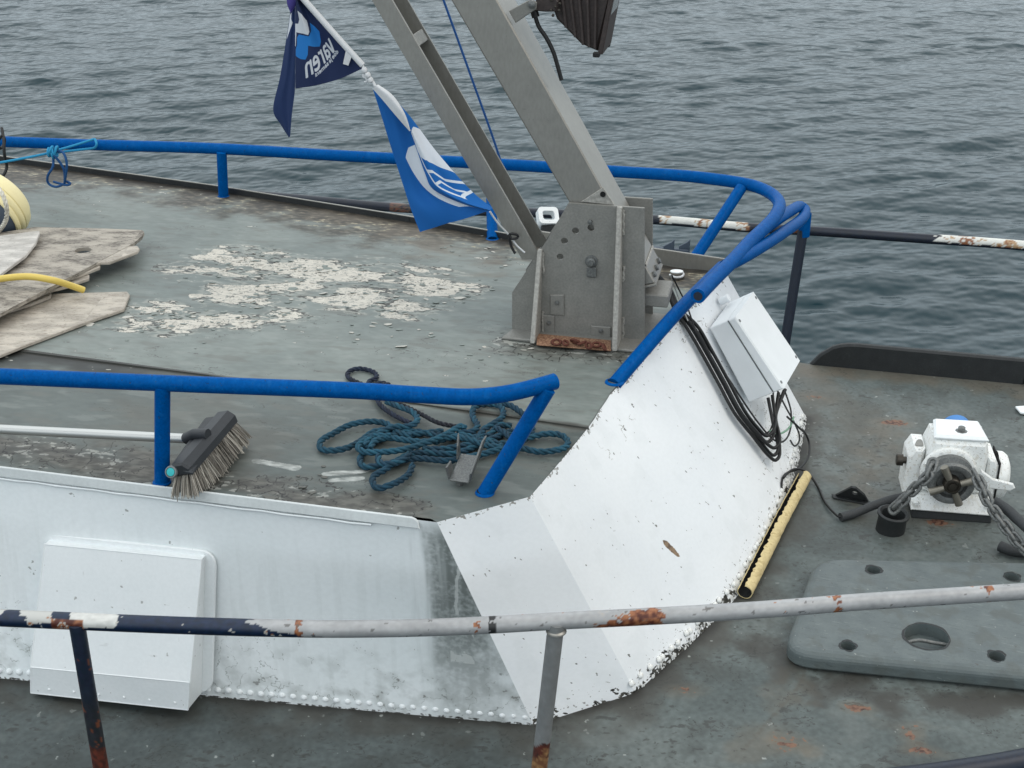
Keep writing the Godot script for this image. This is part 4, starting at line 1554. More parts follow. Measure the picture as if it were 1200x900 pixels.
	pipe(fd, "cable", [Vector3(0.095, 3.135, -5.96), Vector3(0.113, 3.078, -5.956), Vector3(0.147, 3.029, -5.949), Vector3(0.177, 2.972, -5.943), Vector3(0.196, 2.915, -5.939), Vector3(0.215, 2.849, -5.935)], 0.0095, M.rubber, 0.02, 10)
	pipe(fd, "cable_gland", [Vector3(0.091, 3.149, -5.961), Vector3(0.102, 3.114, -5.959)], 0.017, M.rubber, 0.02, 12)

	# cables that leave the mast heel and run down the raked front to the junction box
	var cb := thing("cable_bundle", "bundle of black cables running down the white front into the junction box", "cable")
	var ends: Array = [Vector3(1.254, 1.196, -6.175), Vector3(1.284, 1.184, -6.219), Vector3(1.309, 1.175, -6.257), Vector3(1.224, 1.205, -6.126), Vector3(1.333, 1.166, -6.296)]
	var fwn: Vector3 = Vector3(0.755, 0.548, 0.36)
	var lows: Array = [Vector3(1.287, 0.983, -5.92), Vector3(1.256, 1.034, -5.931), Vector3(1.238, 1.065, -5.943), Vector3(1.28, 1.003, -5.935), Vector3(1.226, 1.089, -5.952)]
	for k in 5:
		var w := (k - 2) * 0.016
		var off := fwn * (0.012 + 0.012 * ((k * 2) % 3))
		var side2: Vector3 = Vector3(0.052, -0.031, -0.062).normalized()
		var path: Array = [Vector3(0.611, 2.015, -5.871) + side2 * w * 0.5, Vector3(0.743, 1.825, -6.083) + side2 * w * 0.6 + Vector3(0, 0, 0.01 * (k % 2)), Vector3(0.784, 1.741, -6.044) + side2 * w * 0.8]
		for p in [Vector3(0.836, 1.655, -5.996), Vector3(0.904, 1.546, -5.973), Vector3(0.994, 1.394, -5.931), Vector3(1.075, 1.255, -5.889), Vector3(1.158, 1.146, -5.897)]:
			path.append(p + side2 * w + off)
		path.append(lows[k] + off * 1.2 - side2 * 0.03)
		path.append(lows[k] + off * 1.4 + side2 * 0.025 + Vector3(0, 0.03, 0))
		path.append(ends[k].lerp(lows[k], 0.45) + fwn * 0.05)
		path.append(ends[k] + fwn * (0.06 + 0.012 * (k % 3)))
		pipe(cb, "cable", path, 0.0086, M.rubber, 0.015, 10)
	for q in [[Vector3(0.863, 1.624, -6.006), Vector3(1.03, 1.374, -5.975), Vector3(1.185, 1.151, -5.96), Vector3(1.289, 1.035, -6.002), Vector3(1.369, 1.008, -6.129), Vector3(1.406, 1.06, -6.286), Vector3(1.381, 1.141, -6.359)], [Vector3(1.329, 1.175, -6.299), Vector3(1.374, 1.093, -6.269), Vector3(1.425, 1.007, -6.245), Vector3(1.444, 0.954, -6.204), Vector3(1.401, 0.953, -6.113), Vector3(1.376, 0.987, -6.113)], [Vector3(1.298, 1.187, -6.253), Vector3(1.286, 1.117, -6.121), Vector3(1.246, 1.095, -6.005), Vector3(1.188, 1.117, -5.916)]]:
		pipe(cb, "thin_wire", q.map(func(p): return p + fwn * 0.03), 0.0045, M.rubber, 0.015, 8)
	pipe(cb, "green_wire", [Vector3(1.401, 1.043, -6.25), Vector3(1.369, 1.032, -6.167), Vector3(1.318, 1.044, -6.077), Vector3(1.266, 1.07, -6.008), Vector3(1.229, 1.103, -5.981)].map(func(p): return p + fwn * 0.045), 0.005, M.green_wire, 0.01, 8)
	var thin := thing("mast_wire", "two thin grey wires hanging from the mast heel behind the blue post", "wire")
	pipe(thin, "wire", [Vector3(0.74, 1.919, -6.017), Vector3(0.774, 1.836, -6.033), Vector3(0.802, 1.77, -6.002), Vector3(0.827, 1.716, -5.944)], 0.003, M.alu, 0.02, 8)
	pipe(thin, "wire", [Vector3(0.748, 1.919, -6.017), Vector3(0.794, 1.829, -6.03), Vector3(0.826, 1.77, -6.002), Vector3(0.857, 1.688, -5.887)], 0.004, M.rubber, 0.02, 8)
	var hl := MB.new()
	hl.tube(curve([Vector3(-0.368, 3.26, -6.427), Vector3(-0.191, 2.765, -6.389), Vector3(-0.049, 2.352, -6.359), Vector3(0, 2.134, -6.348)], 0.05), 0.0055, 8)
	tag(obj("halyard", hl, M.halyard), "thin blue halyard line between the mast beam and its strut", "rope")


# ---------------------------------------------------------------- flags
func cloth(rows: Array, nu: int, nv: int, ripple := 0.0) -> Array:
	# smooth rows of points through a coarse net
	var fine := []
	for r in rows:
		var cv := Curve3D.new()
		for i in r.size():
			var t: Vector3 = (r[mini(i + 1, r.size() - 1)] - r[maxi(i - 1, 0)]) / 6.0
			cv.add_point(r[i], -t, t)
		var line := []
		for k in nu + 1:
			var f: float = k / float(nu) * (r.size() - 1)
			line.append(cv.samplef(f))
		fine.append(line)
	var out := []
	for j in nv + 1:
		out.append([])
	for k in nu + 1:
		var cv := Curve3D.new()
		for i in fine.size():
			var t: Vector3 = (fine[mini(i + 1, fine.size() - 1)][k] - fine[maxi(i - 1, 0)][k]) / 6.0
			cv.add_point(fine[i][k], -t, t)
		for j in nv + 1:
			var f := j / float(nv)
			var u := k / float(nu)
			# shallow folds that run from the tied corners
			var fold: float = sin(u * 9.0 + f * 4.0) * 0.6 + sin(u * 5.0 - f * 11.0) * 0.5 + sin(u * 17.0 + f * 6.0) * 0.25
			out[j].append(cv.samplef(f * (fine.size() - 1)) + Vector3(0.208, 0, -0.978) * fold * ripple * sin(PI * clampf(u, 0.03, 0.97)))
	return out


func fill(im: Image, poly: Array, colour: Color, grow := 0.0) -> void:
	var lo := Vector2(1e9, 1e9)
	var hi := -lo
	for p in poly:
		lo = lo.min(p)
		hi = hi.max(p)
	var pk := PackedVector2Array(poly)
	for y in range(maxi(0, int(lo.y - grow)), mini(im.get_height(), int(hi.y + grow) + 2)):
		for x in range(maxi(0, int(lo.x - grow)), mini(im.get_width(), int(hi.x + grow) + 2)):
			var c := Vector2(x + 0.5, y + 0.5)
			if Geometry2D.is_point_in_polygon(c, pk):
				im.set_pixel(x, y, colour)
			elif grow > 0:
				for i in poly.size():
					if c.distance_to(Geometry2D.get_closest_point_to_segment(c, poly[i], poly[(i + 1) % poly.size()])) < grow:
						im.set_pixel(x, y, colour)
						break


func weave(im: Image) -> ImageTexture:
	return ImageTexture.create_from_image(im)


func fabric(t: Texture2D) -> StandardMaterial3D:
	var m := textured(t, 0.85)
	m.backlight_enabled = true
	m.backlight = Color(0.25, 0.25, 0.25)
	return m


func stroke(im: Image, pts: Array, width: float, colour: Color) -> void:
	for i in pts.size() - 1:
		var d: Vector2 = (pts[i + 1] - pts[i]).normalized().orthogonal() * width / 2
		fill(im, [pts[i] + d, pts[i + 1] + d, pts[i + 1] - d, pts[i] - d], colour, 1.0)


func flags() -> void:
	var b: Vector3 = Vector3(0.208, 0, -0.978)
	# navy flag seen from behind, its fly folded over
	var f := thing("navy_flag", "navy flag with a white and blue wave emblem and mirrored lettering", "flag")
	var im := Image.create(512, 768, false, Image.FORMAT_RGB8)
	im.fill(rgb(18, 36, 74))
	# print: x from the fold (0) to the hoist (512), y from the top of the cloth to its foot
	var S := Vector2(512.0 / 84.0, 768.0 / 110.0)
	var white := rgb(196, 200, 206)
	var px := func(p: Array) -> Array:
		return p.map(func(q): return Vector2((q[0] - 346.0) * 512.0 / 84.0, (q[1]) * 768.0 / 110.0))
	fill(im, NETS.white_wave.map(func(q): return flag_uv(q) * Vector2(512, 768)), white)
	fill(im, NETS.blue_wave.map(func(q): return flag_uv(q) * Vector2(512, 768)), rgb(24, 112, 184))
	var o := flag_uv(Vector2(391, 50.5)) * Vector2(512, 768)
	var rx := (flag_uv(Vector2(361, 85)) * Vector2(512, 768) - flag_uv(Vector2(393, 55)) * Vector2(512, 768))
	var uy := (flag_uv(Vector2(384.5, 42)) * Vector2(512, 768) - flag_uv(Vector2(393, 56)) * Vector2(512, 768))
	print_fit(im, "varen", white, flag_uv(Vector2(393, 57)) * Vector2(512, 768), rx, uy, 3.6)
	var rx2 := (flag_uv(Vector2(370, 86)) * Vector2(512, 768) - flag_uv(Vector2(396, 61)) * Vector2(512, 768))
	var uy2 := (flag_uv(Vector2(393.2, 56.8)) * Vector2(512, 768) - flag_uv(Vector2(396, 61.5)) * Vector2(512, 768))
	print_fit(im, "doe je samen!", white, flag_uv(Vector2(396, 61)) * Vector2(512, 768), rx2, uy2, 1.4)
	var rows: Array = [[Vector3(-0.913, 3.267, -5.929), Vector3(-0.928, 3.276, -5.912), Vector3(-0.952, 3.275, -5.953), Vector3(-0.968, 3.283, -5.941)], [Vector3(-0.92, 3.161, -5.931), Vector3(-0.905, 3.175, -5.907), Vector3(-0.899, 3.179, -5.941), Vector3(-0.885, 3.191, -5.923)], [Vector3(-0.928, 3.054, -5.932), Vector3(-0.882, 3.069, -5.902), Vector3(-0.846, 3.077, -5.93), Vector3(-0.801, 3.098, -5.905)], [Vector3(-0.936, 2.93, -5.934), Vector3(-0.86, 2.952, -5.897), Vector3(-0.792, 2.969, -5.919), Vector3(-0.717, 3.005, -5.887)], [Vector3(-0.944, 2.812, -5.936), Vector3(-0.837, 2.838, -5.892), Vector3(-0.738, 2.864, -5.907), Vector3(-0.632, 2.918, -5.869)]]
	var grid := cloth(rows, 36, 40, 0.006)
	var m := MB.new()
	m.sheet(grid, Vector2.ZERO, Vector2.ONE)
	obj("cloth", m, fabric(weave(im)), f)
	# the folded fly that hangs behind
	var im2 := Image.create(128, 256, false, Image.FORMAT_RGB8)
	im2.fill(rgb(18, 42, 84))
	fill(im2, [Vector2(10, 50), Vector2(40, 46), Vector2(46, 56), Vector2(80, 62), Vector2(44, 72), Vector2(12, 84)], white)
	var rows2: Array = [[Vector3(-0.946, 3.253, -5.977), Vector3(-0.93, 3.259, -5.958), Vector3(-0.915, 3.265, -5.945)], [Vector3(-0.95, 3.139, -5.978), Vector3(-0.936, 3.146, -5.96), Vector3(-0.923, 3.152, -5.946)], [Vector3(-0.979, 3.008, -5.984), Vector3(-0.955, 3.017, -5.963), Vector3(-0.932, 3.026, -5.948)], [Vector3(-1.017, 2.851, -5.992), Vector3(-0.978, 2.875, -5.968), Vector3(-0.941, 2.897, -5.95)], [Vector3(-1.059, 2.706, -6.001), Vector3(-1.004, 2.754, -5.974), Vector3(-0.949, 2.8, -5.952)], [Vector3(-1.029, 2.638, -5.995), Vector3(-0.999, 2.667, -5.973), Vector3(-0.97, 2.694, -5.957)], [Vector3(-0.996, 2.582, -5.987), Vector3(-0.99, 2.589, -5.971), Vector3(-0.985, 2.594, -5.96)]]
	m = MB.new()
	m.sheet(cloth(rows2, 14, 40, 0.006), Vector2.ZERO, Vector2.ONE)
	obj("folded_fly", m, fabric(weave(im2)), f)
	var im3 := Image.create(64, 64, false, Image.FORMAT_RGB8)
	im3.fill(rgb(66, 58, 130))
	m = MB.new()
	m.sheet(cloth([[Vector3(-0.956, 3.274, -5.933), Vector3(-0.929, 3.276, -5.917), Vector3(-0.901, 3.275, -5.921)], [Vector3(-0.955, 3.182, -5.933), Vector3(-0.935, 3.181, -5.918), Vector3(-0.91, 3.191, -5.923)], [Vector3(-0.951, 3.157, -5.937), Vector3(-0.939, 3.147, -5.929), Vector3(-0.924, 3.158, -5.931)], [Vector3(-0.944, 3.139, -5.936), Vector3(-0.941, 3.134, -5.935), Vector3(-0.937, 3.14, -5.934)]], 8, 10))
	obj("purple_edge", m, fabric(weave(im3)), f)
	m = MB.new()
	m.tube(curve([Vector3(-0.971, 3.29, -5.941), Vector3(-0.883, 3.195, -5.923), Vector3(-0.715, 3.009, -5.887), Vector3(-0.639, 2.927, -5.871)], 0.03), 0.0135, 10)
	obj("hoist_sleeve", m, M.sleeve, f)
	m = MB.new()
	m.prism([Vector3(-0.709, 2.986, -5.875), Vector3(-0.684, 2.965, -5.87), Vector3(-0.701, 2.925, -5.874), Vector3(-0.724, 2.931, -5.879)], b * 0.003)
	obj("maker_tab", m, M.sleeve, f)

	# blue flag, its lower hoist twisted and tied to the strut
	var g := thing("blue_flag", "bright blue flag with a white wave emblem tied to the strut", "flag")
	var em := Image.create(512, 768, false, Image.FORMAT_RGB8)
	em.fill(rgb(0, 92, 166))
	var w2 := rgb(206, 212, 220)
	fill(em, [Vector2(60, 235), Vector2(330, 205), Vector2(512, 225), Vector2(512, 470), Vector2(300, 400), Vector2(180, 372), Vector2(110, 360), Vector2(40, 330)], w2)
	fill(em, [Vector2(120, 372), Vector2(230, 378), Vector2(330, 420), Vector2(430, 470), Vector2(512, 500), Vector2(512, 640), Vector2(300, 640), Vector2(130, 440)], rgb(0, 92, 166))
	stroke(em, [Vector2(70, 330), Vector2(110, 420), Vector2(170, 520), Vector2(240, 590), Vector2(300, 640)], 22, w2)
	stroke(em, [Vector2(115, 430), Vector2(230, 440), Vector2(330, 500), Vector2(450, 520), Vector2(512, 528)], 16, w2)
	stroke(em, [Vector2(170, 515), Vector2(260, 505), Vector2(340, 570), Vector2(420, 588), Vector2(440, 600)], 16, w2)
	stroke(em, [Vector2(270, 632), Vector2(360, 612), Vector2(512, 590)], 20, w2)
	var left := Image.create(512, 512, false, Image.FORMAT_RGB8)
	left.fill(rgb(0, 90, 163))
	fill(left, [Vector2(450, 133), Vector2(330, 165), Vector2(262, 205), Vector2(285, 245), Vector2(345, 315), Vector2(430, 420), Vector2(512, 425), Vector2(512, 133)], w2)
	var lrows: Array = [[Vector3(-0.599, 2.828, -5.862), Vector3(-0.556, 2.804, -5.853), Vector3(-0.493, 2.767, -5.84)], [Vector3(-0.566, 2.711, -5.855), Vector3(-0.506, 2.676, -5.853), Vector3(-0.415, 2.629, -5.823)], [Vector3(-0.526, 2.562, -5.847), Vector3(-0.466, 2.531, -5.849), Vector3(-0.373, 2.495, -5.814)], [Vector3(-0.482, 2.411, -5.837), Vector3(-0.422, 2.402, -5.835), Vector3(-0.33, 2.397, -5.805)], [Vector3(-0.448, 2.296, -5.83), Vector3(-0.35, 2.317, -5.794), Vector3(-0.207, 2.335, -5.779)], [Vector3(-0.412, 2.195, -5.823), Vector3(-0.281, 2.249, -5.784), Vector3(-0.09, 2.32, -5.754)]]
	m = MB.new()
	m.sheet(cloth(lrows, 30, 44, 0.011), Vector2.ZERO, Vector2.ONE)
	obj("cloth", m, fabric(weave(left)), g)
	var frows: Array = [[Vector3(-0.512, 2.798, -5.818), Vector3(-0.507, 2.803, -5.792), Vector3(-0.504, 2.796, -5.811), Vector3(-0.501, 2.786, -5.836)], [Vector3(-0.477, 2.73, -5.811), Vector3(-0.469, 2.737, -5.783), Vector3(-0.46, 2.734, -5.802), Vector3(-0.449, 2.73, -5.825)], [Vector3(-0.442, 2.661, -5.803), Vector3(-0.432, 2.67, -5.776), Vector3(-0.419, 2.67, -5.793), Vector3(-0.402, 2.669, -5.815)], [Vector3(-0.411, 2.569, -5.797), Vector3(-0.395, 2.58, -5.768), Vector3(-0.371, 2.583, -5.783), Vector3(-0.341, 2.586, -5.802)], [Vector3(-0.38, 2.475, -5.79), Vector3(-0.356, 2.489, -5.76), Vector3(-0.319, 2.495, -5.772), Vector3(-0.271, 2.503, -5.787)], [Vector3(-0.344, 2.404, -5.782), Vector3(-0.313, 2.417, -5.75), Vector3(-0.263, 2.42, -5.76), Vector3(-0.198, 2.423, -5.772)], [Vector3(-0.224, 2.35, -5.757), Vector3(-0.207, 2.364, -5.728), Vector3(-0.178, 2.368, -5.742), Vector3(-0.142, 2.372, -5.76)], [Vector3(-0.101, 2.323, -5.731), Vector3(-0.097, 2.335, -5.704), Vector3(-0.092, 2.334, -5.724), Vector3(-0.086, 2.333, -5.748)]]
	m = MB.new()
	m.sheet(cloth(frows, 30, 48, 0.006), Vector2.ZERO, Vector2.ONE)
	obj("folded_emblem", m, fabric(weave(em)), g)
	m = MB.new()
	m.sheet(cloth([[Vector3(-0.594, 2.843, -5.8), Vector3(-0.579, 2.858, -5.787), Vector3(-0.569, 2.862, -5.795)], [Vector3(-0.549, 2.795, -5.785), Vector3(-0.525, 2.817, -5.767), Vector3(-0.508, 2.822, -5.776)], [Vector3(-0.492, 2.729, -5.768), Vector3(-0.472, 2.751, -5.753), Vector3(-0.458, 2.749, -5.761)], [Vector3(-0.439, 2.668, -5.762), Vector3(-0.437, 2.67, -5.759), Vector3(-0.435, 2.672, -5.761)]], 8, 16))
	obj("hoist_sleeve", m, M.sleeve, g)

	var c := thing("flag_line", "white cord between the two flags and down to the strut", "rope")
	pipe(c, "cord", [Vector3(-0.642, 2.932, -5.871), Vector3(-0.629, 2.9, -5.869), Vector3(-0.611, 2.879, -5.865), Vector3(-0.586, 2.842, -5.849)], 0.007, M.sleeve, 0.01, 8)
	for k in [Vector3(-0.632, 2.908, -5.864), Vector3(-0.618, 2.888, -5.858), Vector3(-0.607, 2.867, -5.856)]:
		var kn := MB.new()
		kn.lathe(frame(k, Vector3(0.6, -0.8, 0.2)), [Vector2(0, -0.014), Vector2(0.012, -0.008), Vector2(0.014, 0), Vector2(0.011, 0.009), Vector2(0, 0.014)], 10)
		obj("knot", kn, M.sleeve, c)
	pipe(c, "loose_end", [Vector3(-0.614, 2.887, -5.86), Vector3(-0.633, 2.877, -5.859), Vector3(-0.64, 2.891, -5.861), Vector3(-0.622, 2.863, -5.857), Vector3(-0.634, 2.858, -5.859)], 0.004, M.sleeve, 0.01, 6)
	pipe(c, "tail", [Vector3(-0.097, 2.312, -5.756), Vector3(-0.061, 2.246, -5.789), Vector3(-0.011, 2.176, -5.829), Vector3(0.023, 2.127, -5.832), Vector3(0.058, 2.097, -5.825)], 0.0045, M.sleeve, 0.02, 8)
	pipe(c, "black_tie", [Vector3(-0.019, 2.176, -5.831), Vector3(0, 2.189, -5.817), Vector3(0.027, 2.175, -5.821), Vector3(0, 2.165, -5.817), Vector3(-0.011, 2.18, -5.819), Vector3(-0.004, 2.13, -5.823), Vector3(0.015, 2.095, -5.819)], 0.006, M.rubber, 0.01, 8)


const NETS := {
	"white_wave": [Vector2(349, 12), Vector2(354, 16), Vector2(360, 23.5), Vector2(362.5, 36), Vector2(361, 40), Vector2(355, 38.5), Vector2(348, 38), Vector2(347, 54), Vector2(345, 52), Vector2(345, 28), Vector2(350, 27), Vector2(351, 23)],
	"blue_wave": [Vector2(363, 26), Vector2(369, 31), Vector2(374, 36), Vector2(375.5, 47), Vector2(374, 53), Vector2(368, 52.5), Vector2(361, 52), Vector2(361, 62), Vector2(359, 68), Vector2(354, 68), Vector2(347, 65), Vector2(347, 58), Vector2(349, 52), Vector2(349, 43), Vector2(351, 39), Vector2(358, 41), Vector2(362, 41), Vector2(364.5, 36)],
}


# where on the flag's cloth (u from fold to hoist, v down) a spot of its print lies; spots are given in tenths of the cloth's own drawing
func flag_uv(q: Vector2) -> Vector2:
	var best := Vector2.ZERO
	# rows of the drawing: fold height, hoist point
	var rows := [[-22.0, Vector2(331, -27)], [8.0, Vector2(355, 0)], [38.0, Vector2(379, 27)], [72.0, Vector2(403, 54)], [104.0, Vector2(427, 79)]]
	var near := 1e9
	for j in 81:
		var f := j / 80.0 * 4.0
		var k := mini(int(f), 3)
		var y0: float = lerpf(rows[k][0], rows[k + 1][0], f - k)
		var h: Vector2 = (rows[k][1] as Vector2).lerp(rows[k + 1][1], f - k)
		var u := (q.x - 346.0) / (h.x - 346.0)
		if u < -0.1 or u > 1.2:
			continue
		var y := lerpf(y0, h.y, u)
		if absf(y - q.y) < near:
			near = absf(y - q.y)
			best = Vector2(u, f / 4.0)
	return best


func print_fit(im: Image, text: String, colour: Color, at: Vector2, right: Vector2, up: Vector2, bold: float) -> void:
	var tm := TextMesh.new()
	var font := SystemFont.new()
	font.font_names = PackedStringArray(["Droid Sans"])
	tm.font = font
	tm.text = text
	tm.font_size = 32
	tm.pixel_size = 0.01
	tm.depth = 0.02
	var arrays := tm.get_mesh_arrays()
	var vs: PackedVector3Array = arrays[Mesh.ARRAY_VERTEX]
	var ids: PackedInt32Array = arrays[Mesh.ARRAY_INDEX] if arrays[Mesh.ARRAY_INDEX] != null else PackedInt32Array()
	var lo := Vector2(1e9, 1e9)
	var hi := -lo
	for p in vs:
		lo = lo.min(Vector2(p.x, p.y))
		hi = hi.max(Vector2(p.x, p.y))
	var n := ids.size() if ids.size() else vs.size()
	for i in range(0, n, 3):
		var q := []
		for c in 3:
			var p := vs[ids[i + c]] if ids.size() else vs[i + c]
			q.append(at + right * (p.x - lo.x) / (hi.x - lo.x) + up * (p.y - lo.y) / (hi.y - lo.y))
		if absf((q[1] - q[0]).cross(q[2] - q[0])) > 0.01:
			fill(im, q, colour, bold)


# ---------------------------------------------------------------- things on the trunk deck
func wood(seed_: int, pale: Color, dark: Color, weather: float) -> StandardMaterial3D:
	var n1 := noise(seed_, 0.02, 4)
	var n2 := noise(seed_ + 1, 0.09, 4)
	var f := func(i, j):
		var g := n2.get_noise_2d(i * 0.16, j * 1.5)
		var k := n1.get_noise_2d(i * 0.5, j)
		var c := pale.lerp(pale * 0.86, clampf(0.5 + k * 1.4, 0, 1)) * (1.0 + g * 0.1)
		if g + k * 0.5 * weather > 0.44 - weather * 0.12:
			c = c.lerp(dark, 0.6)
		var fleck := n2.get_noise_2d(i * 0.5 + 300, j * 2.6)
		if fleck + k * 0.6 * weather > 0.52 - weather * 0.2:
			c = c.lerp(dark * 0.8, 0.75)
		return c
	var m := solid(paint(512, 512, f), 1.0, 0.75)
	m.uv1_world_triplanar = true
	return m


func board(t: Node3D, called: String, pts: Array, thick: float, m: Material) -> void:
	var s := MB.new()
	s.prism(pts, Vector3(0, -thick, 0), 0.003)
	obj(called, s, m, t)


func boards() -> void:
	var a := wood(71, rgb(184, 176, 164), rgb(126, 116, 104), 0.3)
	var c := wood(75, rgb(162, 155, 144), rgb(92, 85, 77), 0.9)
	var d := wood(79, rgb(196, 192, 186), rgb(150, 144, 136), 0.2)
	var y := 1.707
	var list := [
		["lowest bare plywood board, nearest the quay under the yellow hose end", [Vector3(-2.516, 1.727, -5.304), Vector3(-2.798, 1.727, -6.023), Vector3(-2.261, 1.727, -6.27), Vector3(-1.899, 1.727, -6.299), Vector3(-1.876, 1.727, -6.258), Vector3(-1.856, 1.727, -6.067), Vector3(-1.99, 1.727, -5.907), Vector3(-2.194, 1.727, -5.625), Vector3(-2.262, 1.727, -5.521)], a],
		["narrow plywood offcut poking out lowest of the fanned stack", [Vector3(-2.42, 1.747, -5.995), Vector3(-2.409, 1.747, -6.207), Vector3(-2.279, 1.747, -6.258), Vector3(-2.25, 1.747, -6.229), Vector3(-2.24, 1.747, -6.184), Vector3(-2.318, 1.747, -6.066), Vector3(-2.38, 1.747, -5.995)], a],
		["plywood board with rounded tip, between the offcut and the longer strips", [Vector3(-2.433, 1.764, -6.163), Vector3(-2.291, 1.764, -6.373), Vector3(-2.141, 1.764, -6.458), Vector3(-2.119, 1.764, -6.434), Vector3(-2.108, 1.764, -6.385), Vector3(-2.187, 1.764, -6.278), Vector3(-2.253, 1.764, -6.22), Vector3(-2.378, 1.764, -5.975)], a],
		["plywood strip sticking out second under the weathered top sheet", [Vector3(-2.436, 1.781, -6.437), Vector3(-2.115, 1.781, -6.575), Vector3(-2.091, 1.781, -6.543), Vector3(-2.082, 1.781, -6.499), Vector3(-2.179, 1.781, -6.346), Vector3(-2.242, 1.781, -6.304), Vector3(-2.39, 1.781, -6.041)], a],
		["plywood strip with the longest pale tip beyond the weathered sheet", [Vector3(-2.299, 1.798, -6.415), Vector3(-2.08, 1.798, -6.63), Vector3(-2.006, 1.798, -6.769), Vector3(-1.959, 1.798, -6.776), Vector3(-1.938, 1.798, -6.735), Vector3(-1.937, 1.798, -6.689), Vector3(-2.04, 1.798, -6.528), Vector3(-2.083, 1.798, -6.528), Vector3(-2.238, 1.798, -6.354)], a],
	]
	for k in list.size():
		var s := MB.new()
		s.prism(list[k][1], Vector3(0, -0.0165, 0), 0.003)
		tag(obj("plywood_board", s, list[k][2]), list[k][0], "board", "plywood boards stacked on the deck")
	# the big weathered sheet has a hand hole
	var pts: Array = [Vector3(-3.075, 1.817, -6.775), Vector3(-2.592, 1.817, -7.078), Vector3(-2.216, 1.817, -7.056), Vector3(-1.996, 1.817, -7.027), Vector3(-1.978, 1.817, -6.998), Vector3(-1.972, 1.817, -6.927), Vector3(-1.99, 1.817, -6.802), Vector3(-2.154, 1.817, -6.364), Vector3(-2.353, 1.817, -5.832), Vector3(-2.548, 1.817, -5.427)]
	var cg := CSGPolygon3D.new()
	var flat := PackedVector2Array()
	for p in pts:
		flat.append(Vector2(p.x, -p.z))
	cg.polygon = flat
	cg.depth = 0.0175
	cg.transform = Transform3D(Basis(Vector3.RIGHT, -PI / 2), Vector3(0, pts[0].y - 0.0175, 0))
	cg.name = "plywood_board"
	cg.material_override = c
	var cut := CSGCylinder3D.new()
	var h: Vector3 = Vector3(-2.221, 1.817, -6.701)
	cut.radius = 0.043
	cut.height = 0.2
	cut.sides = 28
	cut.operation = CSGShape3D.OPERATION_SUBTRACTION
	cut.transform = Transform3D(Basis(Vector3.RIGHT, PI / 2), Vector3(h.x, -h.z, 0))
	cut.name = "hand_hole"
	cg.add_child(cut, true)
	cg.name = numbered("plywood_board", self)
	add_child(cg, true)
	tag(cg, "large weathered plywood sheet with a round hand hole, top of the fanned stack", "board", "plywood boards stacked on the deck")
	var s2 := MB.new()
	s2.prism([Vector3(-3.054, 1.837, -6.731), Vector3(-2.688, 1.837, -6.826), Vector3(-2.508, 1.837, -6.91), Vector3(-2.493, 1.837, -6.868), Vector3(-2.466, 1.837, -6.717), Vector3(-2.455, 1.837, -6.521), Vector3(-2.492, 1.837, -6.25), Vector3(-2.671, 1.837, -5.751)], Vector3(0, -0.0175, 0), 0.003)
	tag(obj("plywood_board", s2, d), "pale plywood board lying on the weathered sheet at the left edge", "board", "plywood boards stacked on the deck")
	# yellow hose over the boards
	var hs := MB.new()
	hs.tube(curve([Vector3(-2.67, 1.85, -6.064), Vector3(-2.48, 1.86, -6.106), Vector3(-2.328, 1.865, -6.139), Vector3(-2.205, 1.85, -6.133), Vector3(-2.138, 1.79, -6.21), Vector3(-2.094, 1.755, -6.243)], 0.02), 0.0165, 16)
	tag(obj("yellow_hose", hs, M.hose), "yellow hose lying across the plywood boards", "hose")


